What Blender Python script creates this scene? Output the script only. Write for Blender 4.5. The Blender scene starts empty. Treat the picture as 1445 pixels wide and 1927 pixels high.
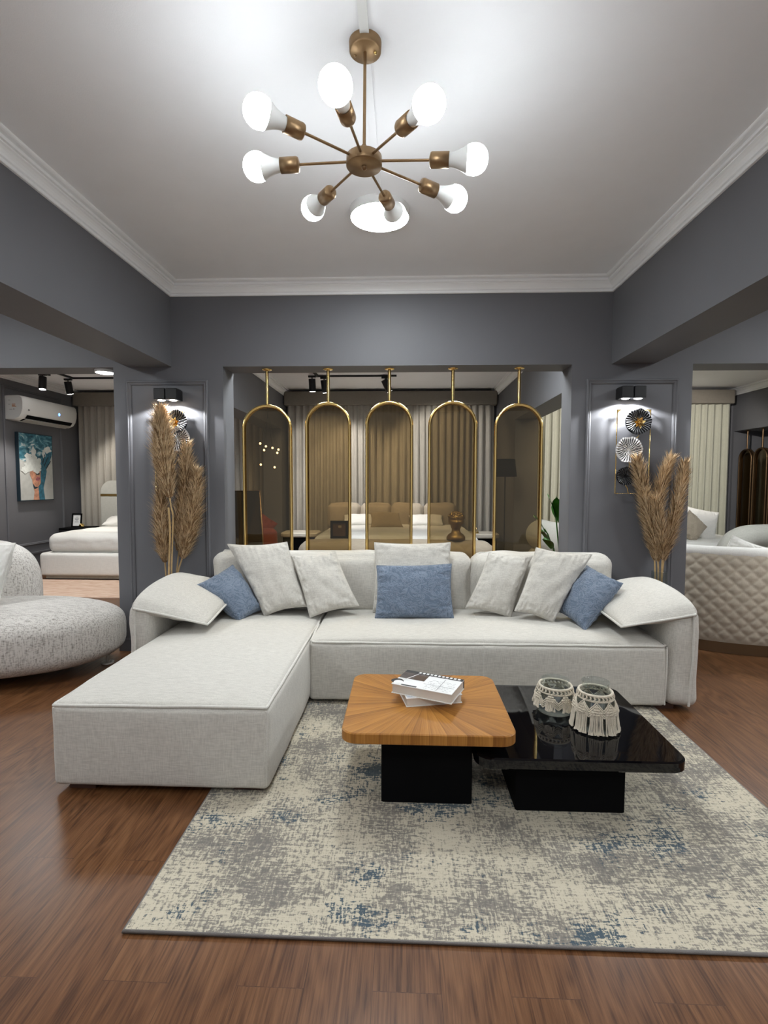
import bpy, bmesh, math, random
from mathutils import Vector, Matrix, noise
PI = math.pi
SC = bpy.context.scene
COL = SC.collection
random.seed(7)

# ---------------------------------------------------------------- camera, world, exposure
cam_d = bpy.data.cameras.new('camera')
cam = bpy.data.objects.new('camera', cam_d)
COL.objects.link(cam)
yaw, pit, rol = math.radians(2.20), math.radians(-3.325), math.radians(0.143)
fw = Vector((-math.sin(yaw) * math.cos(pit), math.cos(yaw) * math.cos(pit), math.sin(pit)))
rt = Vector((math.cos(yaw), math.sin(yaw), 0))
up = rt.cross(fw)
rt2 = rt * math.cos(rol) + up * math.sin(rol)
up2 = -rt * math.sin(rol) + up * math.cos(rol)
mw = Matrix((rt2, up2, -fw)).transposed().to_4x4()
mw.translation = Vector((0, 0, 1.40))
cam.matrix_world = mw
cam_d.sensor_fit = 'VERTICAL'
cam_d.sensor_height = 36.0
cam_d.lens = 963.0 / 1927.0 * 36.0
cam_d.clip_start = 0.02
SC.camera = cam

SC.view_settings.view_transform = 'Standard'
SC.view_settings.look = 'None'
SC.view_settings.exposure = 0.68
SC.view_settings.gamma = 1.0
SC.view_settings.use_curve_mapping = False
SC.cycles.use_denoising = True
SC.cycles.max_bounces = 10
SC.cycles.transparent_max_bounces = 16
SC.cycles.caustics_reflective = False
SC.cycles.caustics_refractive = False
SC.cycles.sample_clamp_indirect = 6.0

world = bpy.data.worlds.new('world')
SC.world = world
world.use_nodes = True
bg = world.node_tree.nodes['Background']
bg.inputs[0].default_value = (0.95, 0.97, 1.0, 1)
bg.inputs[1].default_value = 0.40           # daylight through the open shop front behind the camera

BULB_L = 20.5       # lamp strengths
DISC_L = 78.0
FILL_L = 29.0  # strength of the added fill panels out of view
SPOT_W = 50.0
SCONCE_W = 11.0

def spot(name, loc, target, watt, size=60, blend=0.5, col=(1, 0.96, 0.9), rad=0.03):
    l = bpy.data.lights.new(name, 'SPOT')
    l.energy = watt; l.spot_size = math.radians(size); l.spot_blend = blend
    l.color = col; l.shadow_soft_size = rad
    o = bpy.data.objects.new(name, l)
    COL.objects.link(o)
    o.location = loc
    d = Vector(target) - Vector(loc)
    o.rotation_euler = d.to_track_quat('-Z', 'Y').to_euler()
    return o

# sconces on the two piers
for sx in (-1.911, -1.817, 1.684, 1.775):
    spot('sconce_beam', (sx, 4.005, 2.022), (sx, 4.035, 1.0), SCONCE_W, 152, 0.18, (0.95, 0.98, 1.0), 0.012)
# track heads of the rooms behind
spot('track_beam', (-5.18, 7.23, 2.70), (-5.1, 7.0, 0.4), SPOT_W * 1.6, 80)
spot('track_beam', (-5.06, 7.64, 2.70), (-4.4, 8.7, 0.9), SPOT_W * 1.3, 85)
spot('track_beam', (-1.31, 7.50, 2.70), (-1.3, 8.8, 1.2), SPOT_W, 90)
spot('track_beam', (-1.16, 7.61, 2.70), (-0.6, 8.8, 0.9), SPOT_W, 90)
spot('track_beam', (-0.18, 7.62, 2.71), (0.9, 8.8, 1.2), SPOT_W, 95)
spot('track_beam', (3.60, 6.40, 2.70), (4.6, 8.7, 1.6), SPOT_W * 2.4, 70)
spot('track_beam', (3.30, 6.20, 2.70), (2.6, 8.7, 1.4), SPOT_W * 3, 80)

# ---------------------------------------------------------------- materials
def nt(name):
    m = bpy.data.materials.new(name); m.use_nodes = True
    t = m.node_tree
    return m, t, t.nodes['Principled BSDF']

def node(t, typ, **kw):
    n = t.nodes.new(typ)
    for k, v in kw.items(): setattr(n, k, v)
    return n

def simple(name, col, rough=0.5, metal=0.0, spec=0.5, emit=None, es=0.0, coat=0.0, bump=0.0, bscale=80.0, vary=0.0, vscale=6.0):
    m, t, b = nt(name)
    b.inputs['Base Color'].default_value = (*col, 1)
    b.inputs['Roughness'].default_value = rough
    b.inputs['Metallic'].default_value = metal
    b.inputs['Specular IOR Level'].default_value = spec
    b.inputs['Coat Weight'].default_value = coat
    if emit:
        b.inputs['Emission Color'].default_value = (*emit, 1)
        b.inputs['Emission Strength'].default_value = es
    tc = node(t, 'ShaderNodeTexCoord')
    n = node(t, 'ShaderNodeTexNoise')
    n.inputs['Scale'].default_value = vscale; n.inputs['Detail'].default_value = 4
    t.links.new(tc.outputs['Object'], n.inputs['Vector'])
    r = node(t, 'ShaderNodeValToRGB')
    v = vary
    r.color_ramp.elements[0].position = 0.3; r.color_ramp.elements[1].position = 0.7
    r.color_ramp.elements[0].color = (*[c * (1 - v) for c in col], 1)
    r.color_ramp.elements[1].color = (*[min(1, c * (1 + v)) for c in col], 1)
    t.links.new(n.outputs['Fac'], r.inputs['Fac'])
    t.links.new(r.outputs['Color'], b.inputs['Base Color'])
    if bump:
        n2 = node(t, 'ShaderNodeTexNoise'); n2.inputs['Scale'].default_value = bscale
        n2.inputs['Detail'].default_value = 3
        t.links.new(tc.outputs['Object'], n2.inputs['Vector'])
        bp = node(t, 'ShaderNodeBump'); bp.inputs['Strength'].default_value = bump; bp.inputs['Distance'].default_value = 0.01
        t.links.new(n2.outputs['Fac'], bp.inputs['Height'])
        t.links.new(bp.outputs['Normal'], b.inputs['Normal'])
    return m

def mapping(t, src, scale, rot=(0, 0, 0)):
    mp = node(t, 'ShaderNodeMapping')
    mp.inputs['Scale'].default_value = scale
    mp.inputs['Rotation'].default_value = rot
    t.links.new(src, mp.inputs['Vector'])
    return mp.outputs['Vector']

def nz(t, vec, scale, detail=3, rough=0.5, dist=0.0):
    n = node(t, 'ShaderNodeTexNoise')
    n.inputs['Scale'].default_value = scale; n.inputs['Detail'].default_value = detail
    n.inputs['Roughness'].default_value = rough; n.inputs['Distortion'].default_value = dist
    t.links.new(vec, n.inputs['Vector'])
    return n.outputs['Fac']

def ramp(t, fac, stops):
    r = node(t, 'ShaderNodeValToRGB')
    e = r.color_ramp.elements
    while len(e) < len(stops): e.new(0.5)
    for i, (p, c) in enumerate(stops):
        e[i].position = p; e[i].color = (*c, 1) if len(c) == 3 else c
    t.links.new(fac, r.inputs['Fac'])
    return r.outputs['Color']

def math_n(t, op, a, b=None, c=None):
    n = node(t, 'ShaderNodeMath', operation=op)
    for i, v in enumerate((a, b, c)):
        if v is None: continue
        if isinstance(v, (int, float)): n.inputs[i].default_value = v
        else: t.links.new(v, n.inputs[i])
    return n.outputs[0]

def mix(t, fac, a, b, blend='MIX'):
    n = node(t, 'ShaderNodeMix', data_type='RGBA', blend_type=blend)
    for i, v in ((0, fac), (6, a), (7, b)):
        if isinstance(v, (int, float)): n.inputs[i].default_value = v
        elif isinstance(v, tuple): n.inputs[i].default_value = (*v, 1)
        else: t.links.new(v, n.inputs[i])
    return n.outputs[2]

def bump(t, b, h, strength=0.3, dist=0.005):
    bp = node(t, 'ShaderNodeBump')
    bp.inputs['Strength'].default_value = strength; bp.inputs['Distance'].default_value = dist
    t.links.new(h, bp.inputs['Height'])
    t.links.new(bp.outputs['Normal'], b.inputs['Normal'])

def fabric(name, base, dark, amount=0.5, scale=1.0, bstr=0.35, stops=(0.35, 0.62)):
    m, t, b = nt(name)
    tc = node(t, 'ShaderNodeTexCoord'); o = tc.outputs['Object']
    a = nz(t, mapping(t, o, (160 * scale, 160 * scale, 14 * scale)), 1.0, 2)
    c = nz(t, mapping(t, o, (16 * scale, 110 * scale, 110 * scale)), 1.0, 2)
    f = math_n(t, 'MULTIPLY', math_n(t, 'ADD', a, c), 0.5)
    col = ramp(t, f, [(stops[0], dark), (stops[1], base)])
    col = mix(t, amount, base, col)
    soft = nz(t, o, 5.0, 3)
    col = mix(t, math_n(t, 'MULTIPLY', soft, 0.10), col, tuple(x * 0.8 for x in base))
    t.links.new(col, b.inputs['Base Color'])
    b.inputs['Roughness'].default_value = 0.92
    b.inputs['Specular IOR Level'].default_value = 0.15
    b.inputs['Sheen Weight'].default_value = 0.15
    bump(t, b, f, bstr, 0.003)
    return m

M = {}
M['wall'] = simple('wall_paint', (0.136, 0.136, 0.146), 0.55, spec=0.35, bump=0.05, bscale=160, vary=0.03, vscale=2)
M['ceiling'] = simple('ceiling_paint', (0.90, 0.90, 0.915), 0.8, spec=0.2, bump=0.06, bscale=200, vary=0.01)
M['trim'] = simple('cornice_white', (0.92, 0.92, 0.92), 0.5, vary=0.01)
M['fab'] = fabric('cream_linen', (0.60, 0.575, 0.525), (0.40, 0.38, 0.345), 0.7, 1.5, 0.25)
M['pip'] = fabric('cream_piping', (0.64, 0.62, 0.57), (0.45, 0.43, 0.40), 0.5)
M['white_fab'] = fabric('white_cotton', (0.72, 0.70, 0.66), (0.55, 0.54, 0.50), 0.4)
M['tan_fab'] = fabric('tan_satin', (0.36, 0.29, 0.19), (0.25, 0.19, 0.12), 0.5)
M['taupe_fab'] = fabric('taupe_upholstery', (0.42, 0.36, 0.28), (0.30, 0.25, 0.20), 0.5)
M['red_fab'] = fabric('rust_velvet', (0.28, 0.06, 0.035), (0.16, 0.03, 0.02), 0.5)
M['sage_fab'] = fabric('pale_boucle', (0.50, 0.49, 0.44), (0.36, 0.35, 0.31), 0.5)
M['boucle'] = fabric('speckled_boucle', (0.60, 0.57, 0.53), (0.20, 0.175, 0.155), 0.9, 1.0, 0.7, (0.34, 0.54))
M['quilt'] = fabric('beige_velvet', (0.46, 0.40, 0.32), (0.38, 0.33, 0.26), 0.4)
M['curtain'] = fabric('taupe_curtain', (0.40, 0.37, 0.32), (0.31, 0.285, 0.25), 0.5)
M['curtain_lit'] = fabric('taupe_curtain_lit', (0.55, 0.54, 0.44), (0.44, 0.43, 0.35), 0.5)  # paler copy of the curtain cloth, its brighter light put into the colour
M['pelmet'] = fabric('pelmet_cloth', (0.23, 0.205, 0.17), (0.18, 0.16, 0.135), 0.5)
M['gold'] = simple('polished_gold', (0.78, 0.56, 0.22), 0.16, 1.0, vary=0.03)
M['brass'] = simple('brushed_brass', (0.33, 0.215, 0.115), 0.40, 0.85, vary=0.08, vscale=30)
M['bronze'] = simple('bronze_plinth', (0.16, 0.10, 0.055), 0.35, 0.9)
M['black'] = simple('matt_black', (0.003, 0.003, 0.0035), 0.75, spec=0.06, vary=0.1)
M['blackm'] = simple('black_metal', (0.008, 0.008, 0.009), 0.4, spec=0.35)
M['gloss'] = simple('black_lacquer', (0.002, 0.002, 0.003), 0.035, spec=0.40, coat=0.0)
M['grey_edge'] = simple('rug_binding', (0.19, 0.175, 0.165), 0.9, bump=0.4, bscale=400)
M['plastic'] = simple('white_plastic', (0.74, 0.74, 0.72), 0.35)
M['plastic_grey'] = simple('grey_plastic', (0.45, 0.43, 0.39), 0.4)
M['bulb'] = simple('bulb_glow', (1, 1, 1), 0.3, emit=(0.90, 0.965, 1.0), es=BULB_L)
M['disc'] = simple('ceiling_lamp_glow', (1, 1, 1), 0.3, emit=(0.92, 0.98, 1.0), es=DISC_L)
M['panel'] = simple('fill_panel_glow', (1, 1, 1), 0.3, emit=(0.93, 0.98, 1.0), es=FILL_L)  # glow of the unseen panels added as fill light
M['small_glow'] = simple('lamp_glow', (1, 1, 1), 0.3, emit=(1.0, 0.98, 0.94), es=14.0)
M['warm_glow'] = simple('warm_glow', (1, 1, 1), 0.3, emit=(1.0, 0.85, 0.55), es=5.0)
M['blue_led'] = simple('blue_led', (0.1, 0.3, 1), 0.3, emit=(0.15, 0.42, 1.0), es=2.2)
M['straw'] = simple('straw_stem', (0.50, 0.34, 0.16), 0.7, vary=0.2, vscale=20)
M['pamp_a'] = simple('plume_tan', (0.50, 0.355, 0.205), 0.9, spec=0.1, vary=0.25, vscale=30)
M['pamp_b'] = simple('plume_light', (0.68, 0.52, 0.335), 0.9, spec=0.1, vary=0.2, vscale=30)
M['pamp_c'] = simple('plume_brown', (0.20, 0.12, 0.06), 0.9, spec=0.1, vary=0.25, vscale=30)
M['leaf'] = simple('green_leaf', (0.03, 0.13, 0.015), 0.35, vary=0.4, vscale=8)
M['macrame'] = simple('macrame_cord', (0.80, 0.71, 0.57), 0.9, bump=0.8, bscale=350, vary=0.08, vscale=40)
M['paper'] = simple('book_paper', (0.62, 0.58, 0.52), 0.8, bump=0.2, bscale=300, vary=0.05)
M['cover_white'] = simple('white_cover', (0.80, 0.80, 0.79), 0.35)
M['ink'] = simple('black_ink', (0.02, 0.02, 0.022), 0.4)
M['ink_grey'] = simple('grey_ink', (0.22, 0.22, 0.23), 0.5)
M['photo_brown'] = simple('photo_brown', (0.07, 0.055, 0.05), 0.4, vary=0.5, vscale=25)
M['photo_blue'] = simple('photo_blue', (0.55, 0.60, 0.68), 0.4)
M['foot'] = simple('dark_wood_foot', (0.06, 0.025, 0.015), 0.5, vary=0.2)
M['dark_frame'] = simple('dark_wood_frame', (0.07, 0.035, 0.018), 0.4, vary=0.3)
M['leafdisc_black'] = simple('black_metal_leaf', (0.012, 0.012, 0.014), 0.35, 0.6)
M['leafdisc_grey'] = simple('grey_metal_leaf', (0.16, 0.16, 0.165), 0.35, 0.6)
M['leafdisc_silver'] = simple('silver_metal_leaf', (0.75, 0.74, 0.74), 0.35, 0.4)
M['gold_dark'] = simple('antique_gold', (0.30, 0.20, 0.07), 0.45, 0.9)
M['marble'] = simple('pale_stone', (0.62, 0.58, 0.51), 0.35, vary=0.1)
M['peach'] = None
M['sticker'] = simple('sticker_orange', (0.5, 0.2, 0.06), 0.5)
M['skin'] = simple('paint_skin', (0.50, 0.24, 0.15), 0.6, vary=0.35, vscale=18)
M['paint_teal'] = simple('paint_teal', (0.025, 0.13, 0.19), 0.6, vary=0.5, vscale=20)
M['paint_dark'] = simple('paint_dark', (0.012, 0.03, 0.045), 0.6)
M['paint_lip'] = simple('paint_lip', (0.38, 0.11, 0.12), 0.6)
M['paint_white'] = simple('paint_white', (0.66, 0.68, 0.64), 0.6, vary=0.12, vscale=16)
M['paint_ground'] = simple('paint_ground', (0.46, 0.46, 0.43), 0.6, vary=0.08, vscale=14)

def glass(name, tint, gloss_w, rough=0.0):
    m = bpy.data.materials.new(name); m.use_nodes = True
    t = m.node_tree; t.nodes.clear()
    out = node(t, 'ShaderNodeOutputMaterial')
    tr = node(t, 'ShaderNodeBsdfTransparent'); tr.inputs[0].default_value = (*tint, 1)
    gl = node(t, 'ShaderNodeBsdfGlossy'); gl.inputs['Roughness'].default_value = rough
    gl.inputs[0].default_value = (0.9, 0.85, 0.75, 1) if tint[2] < 0.8 else (1, 1, 1, 1)
    fr = node(t, 'ShaderNodeLayerWeight'); fr.inputs['Blend'].default_value = 0.5
    f = math_n(t, 'ADD', math_n(t, 'MULTIPLY', math_n(t, 'POWER', fr.outputs['Facing'], 4.0), 0.55), gloss_w)
    mx = node(t, 'ShaderNodeMixShader')
    t.links.new(f, mx.inputs[0]); t.links.new(tr.outputs[0], mx.inputs[1]); t.links.new(gl.outputs[0], mx.inputs[2])
    t.links.new(mx.outputs[0], out.inputs[0])
    return m
M['bronze_glass'] = glass('bronze_glass', (0.62, 0.54, 0.40), 0.035)     # two faces, so the tint counts twice
M['clear_glass'] = glass('clear_glass', (0.90, 0.925, 0.92), 0.05)
M['dark_mirror'] = simple('dark_mirror', (0.10, 0.085, 0.065), 0.05, 0.9)

def floor_mat():
    m, t, b = nt('brown_plank_floor')
    tc = node(t, 'ShaderNodeTexCoord'); o = tc.outputs['Object']
    sp = node(t, 'ShaderNodeSeparateXYZ'); t.links.new(o, sp.inputs[0])
    cb = node(t, 'ShaderNodeCombineXYZ')
    t.links.new(sp.outputs[1], cb.inputs[0]); t.links.new(sp.outputs[0], cb.inputs[1])
    br = node(t, 'ShaderNodeTexBrick')
    br.offset = 0.37; br.offset_frequency = 2
    br.inputs['Scale'].default_value = 1.0
    br.inputs['Brick Width'].default_value = 1.22; br.inputs['Row Height'].default_value = 0.19
    br.inputs['Mortar Size'].default_value = 0.0012; br.inputs['Mortar Smooth'].default_value = 0.1
    br.inputs['Color1'].default_value = (0, 0, 0, 1); br.inputs['Color2'].default_value = (1, 1, 1, 1)
    t.links.new(cb.outputs[0], br.inputs['Vector'])
    pv = node(t, 'ShaderNodeRGBToBW'); t.links.new(br.outputs['Color'], pv.inputs[0])
    # shift the grain from plank to plank
    off = node(t, 'ShaderNodeCombineXYZ')
    t.links.new(math_n(t, 'MULTIPLY', pv.outputs[0], 9.0), off.inputs[2])
    va = node(t, 'ShaderNodeVectorMath', operation='ADD')
    t.links.new(o, va.inputs[0]); t.links.new(off.outputs[0], va.inputs[1])
    v = va.outputs[0]
    big = nz(t, mapping(t, v, (6.0, 0.9, 1)), 1.0, 2, 0.4, 0.5)
    rings = math_n(t, 'SINE', math_n(t, 'MULTIPLY', big, 85.0))
    fine = nz(t, mapping(t, v, (150, 5.5, 1)), 1.0, 4, 0.6)
    wide = nz(t, mapping(t, v, (10, 1.2, 1)), 1.0, 3)
    g = math_n(t, 'ADD', math_n(t, 'MULTIPLY', rings, 0.085), fine)
    g = math_n(t, 'ADD', g, math_n(t, 'MULTIPLY', math_n(t, 'SUBTRACT', wide, 0.5), 0.35))
    col = ramp(t, g, [(0.28, (0.058, 0.023, 0.0085)), (0.48, (0.120, 0.050, 0.019)), (0.74, (0.178, 0.082, 0.034))])
    col = mix(t, math_n(t, 'MULTIPLY', pv.outputs[0], 0.14), col, (0.10, 0.042, 0.026))
    col = mix(t, math_n(t, 'MULTIPLY', br.outputs['Fac'], 0.55), col, (0.04, 0.017, 0.010))
    t.links.new(col, b.inputs['Base Color'])
    t.links.new(math_n(t, 'ADD', math_n(t, 'MULTIPLY', fine, 0.14), 0.27), b.inputs['Roughness'])
    b.inputs['Specular IOR Level'].default_value = 0.28
    bump(t, b, math_n(t, 'SUBTRACT', math_n(t, 'MULTIPLY', fine, 0.25), br.outputs['Fac']), 0.12, 0.002)
    return m
M['floor'] = floor_mat()

def rug_mat():
    m, t, b = nt('distressed_rug')
    tc = node(t, 'ShaderNodeTexCoord'); o = tc.outputs['Object']
    h1 = nz(t, mapping(t, o, (34, 120, 1)), 1.0, 3, 0.6, 0.8)
    h2 = nz(t, mapping(t, o, (120, 34, 1)), 1.0, 3, 0.6, 0.8)
    s1 = nz(t, mapping(t, o, (5, 95, 1)), 1.0, 2, 0.5, 0.2)      # long thread lines across
    s2 = nz(t, mapping(t, o, (95, 5, 1)), 1.0, 2, 0.5, 0.2)      # and along
    hatch = math_n(t, 'ADD', math_n(t, 'MULTIPLY', h1, 0.55), math_n(t, 'MULTIPLY', h2, 0.45))
    lines = math_n(t, 'ADD', math_n(t, 'MULTIPLY', s1, 0.5), math_n(t, 'MULTIPLY', s2, 0.5))
    hs = math_n(t, 'ADD', math_n(t, 'MULTIPLY', hatch, 0.72), math_n(t, 'MULTIPLY', lines, 0.28))
    zone = nz(t, mapping(t, o, (3.0, 3.6, 1)), 1.0, 4, 0.6)
    zz = math_n(t, 'ADD', hs, math_n(t, 'MULTIPLY', math_n(t, 'SUBTRACT', zone, 0.5), 0.42))
    grain = nz(t, o, 320, 2)
    zz = math_n(t, 'ADD', zz, math_n(t, 'MULTIPLY', math_n(t, 'SUBTRACT', grain, 0.5), 0.07))
    col = ramp(t, zz, [(0.43, (0.54, 0.485, 0.38)), (0.488, (0.49, 0.44, 0.345)), (0.512, (0.275, 0.25, 0.21)), (0.60, (0.185, 0.17, 0.155))])
    # worn blue blocks, cut by the same hatching
    o2 = node(t, 'ShaderNodeVectorMath', operation='ADD'); t.links.new(o, o2.inputs[0]); o2.inputs[1].default_value = (3.3, 1.9, 4.0)
    bz = nz(t, mapping(t, o2.outputs[0], (3.4, 4.2, 1)), 1.0, 2)
    bm = ramp(t, math_n(t, 'ADD', bz, math_n(t, 'MULTIPLY', math_n(t, 'SUBTRACT', hs, 0.5), 1.35)), [(0.640, (0, 0, 0)), (0.665, (1, 1, 1))])
    col = mix(t, math_n(t, 'MULTIPLY', bm, 0.85), col, (0.05, 0.085, 0.115))
    t.links.new(col, b.inputs['Base Color'])
    b.inputs['Roughness'].default_value = 0.95; b.inputs['Specular IOR Level'].default_value = 0.1
    bump(t, b, math_n(t, 'ADD', math_n(t, 'MULTIPLY', grain, 0.6), zz), 0.5, 0.004)
    return m
M['rug'] = rug_mat()

def peach_mat():
    m, t, b = nt('peach_rug')
    tc = node(t, 'ShaderNodeTexCoord'); o = tc.outputs['Object']
    n = nz(t, mapping(t, o, (2, 7, 1)), 2.0, 5, 0.6, 1.0)
    col = ramp(t, n, [(0.35, (0.47, 0.30, 0.21)), (0.6, (0.60, 0.44, 0.34))])
    t.links.new(col, b.inputs['Base Color']); b.inputs['Roughness'].default_value = 0.95
    bump(t, b, nz(t, o, 200, 2), 0.4, 0.004)
    return m
M['peach'] = peach_mat()

def sunburst_mat(cx, cy):
    m, t, b = nt('sunburst_veneer')
    tc = node(t, 'ShaderNodeTexCoord'); o = tc.outputs['Object']
    sp = node(t, 'ShaderNodeSeparateXYZ'); t.links.new(o, sp.inputs[0])
    x = math_n(t, 'SUBTRACT', sp.outputs[0], cx); y = math_n(t, 'SUBTRACT', sp.outputs[1], cy)
    a = math_n(t, 'ARCTAN2', y, x)
    k = math_n(t, 'DIVIDE', math_n(t, 'ADD', a, PI), 2 * PI / 56)
    w = node(t, 'ShaderNodeTexWhiteNoise', noise_dimensions='1D')
    t.links.new(math_n(t, 'FLOOR', k), w.inputs['W'])
    r = math_n(t, 'SQRT', math_n(t, 'ADD', math_n(t, 'MULTIPLY', x, x), math_n(t, 'MULTIPLY', y, y)))
    cb = node(t, 'ShaderNodeCombineXYZ')
    t.links.new(math_n(t, 'MULTIPLY', k, 7.0), cb.inputs[0]); t.links.new(math_n(t, 'MULTIPLY', r, 6.0), cb.inputs[1])
    t.links.new(math_n(t, 'MULTIPLY', sp.outputs[2], 5.0), cb.inputs[2])
    f = nz(t, cb.outputs[0], 1.0, 4, 0.6)
    fr = math_n(t, 'FRACT', k)
    # half of the leaves run dark at one edge, the mirror of the next
    g = math_n(t, 'ADD', math_n(t, 'MULTIPLY', w.outputs[0], 0.24), math_n(t, 'MULTIPLY', f, 0.85))
    g = math_n(t, 'ADD', g, math_n(t, 'MULTIPLY', math_n(t, 'SUBTRACT', fr, 0.5), 0.16))
    col = ramp(t, g, [(0.28, (0.20, 0.075, 0.014)), (0.58, (0.36, 0.155, 0.031)), (0.88, (0.48, 0.225, 0.055))])
    t.links.new(col, b.inputs['Base Color'])
    b.inputs['Roughness'].default_value = 0.34
    b.inputs['Specular IOR Level'].default_value = 0.4
    return m

def swirl_mat():
    m, t, b = nt('blue_swirl_cloth')
    tc = node(t, 'ShaderNodeTexCoord'); o = tc.outputs['Object']
    n = nz(t, mapping(t, o, (9, 9, 13)), 1.0, 3, 0.55, 2.2)
    w = math_n(t, 'SINE', math_n(t, 'MULTIPLY', n, 38.0))
    col = ramp(t, math_n(t, 'ADD', math_n(t, 'MULTIPLY', w, 0.5), 0.5), [(0.0, (0.105, 0.142, 0.20)), (0.5, (0.155, 0.195, 0.26)), (1.0, (0.17, 0.21, 0.275))])
    t.links.new(col, b.inputs['Base Color'])
    b.inputs['Roughness'].default_value = 0.8; b.inputs['Specular IOR Level'].default_value = 0.25
    b.inputs['Sheen Weight'].default_value = 0.2
    bump(t, b, math_n(t, 'ADD', w, math_n(t, 'MULTIPLY', nz(t, o, 250, 2), 0.5)), 0.35, 0.004)
    return m
M['swirl'] = swirl_mat()

def painting_mat():
    m, t, b = nt('painted_sea_and_cloud')
    tc = node(t, 'ShaderNodeTexCoord'); o = tc.outputs['Object']
    n = nz(t, mapping(t, o, (1, 3.2, 7)), 1.0, 6, 0.62, 1.6)
    col = ramp(t, n, [(0.34, (0.006, 0.035, 0.06)), (0.47, (0.02, 0.12, 0.17)), (0.56, (0.12, 0.30, 0.36)), (0.64, (0.66, 0.70, 0.68))])
    t.links.new(col, b.inputs['Base Color']); b.inputs['Roughness'].default_value = 0.6
    return m
M['painting'] = painting_mat()

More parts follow.
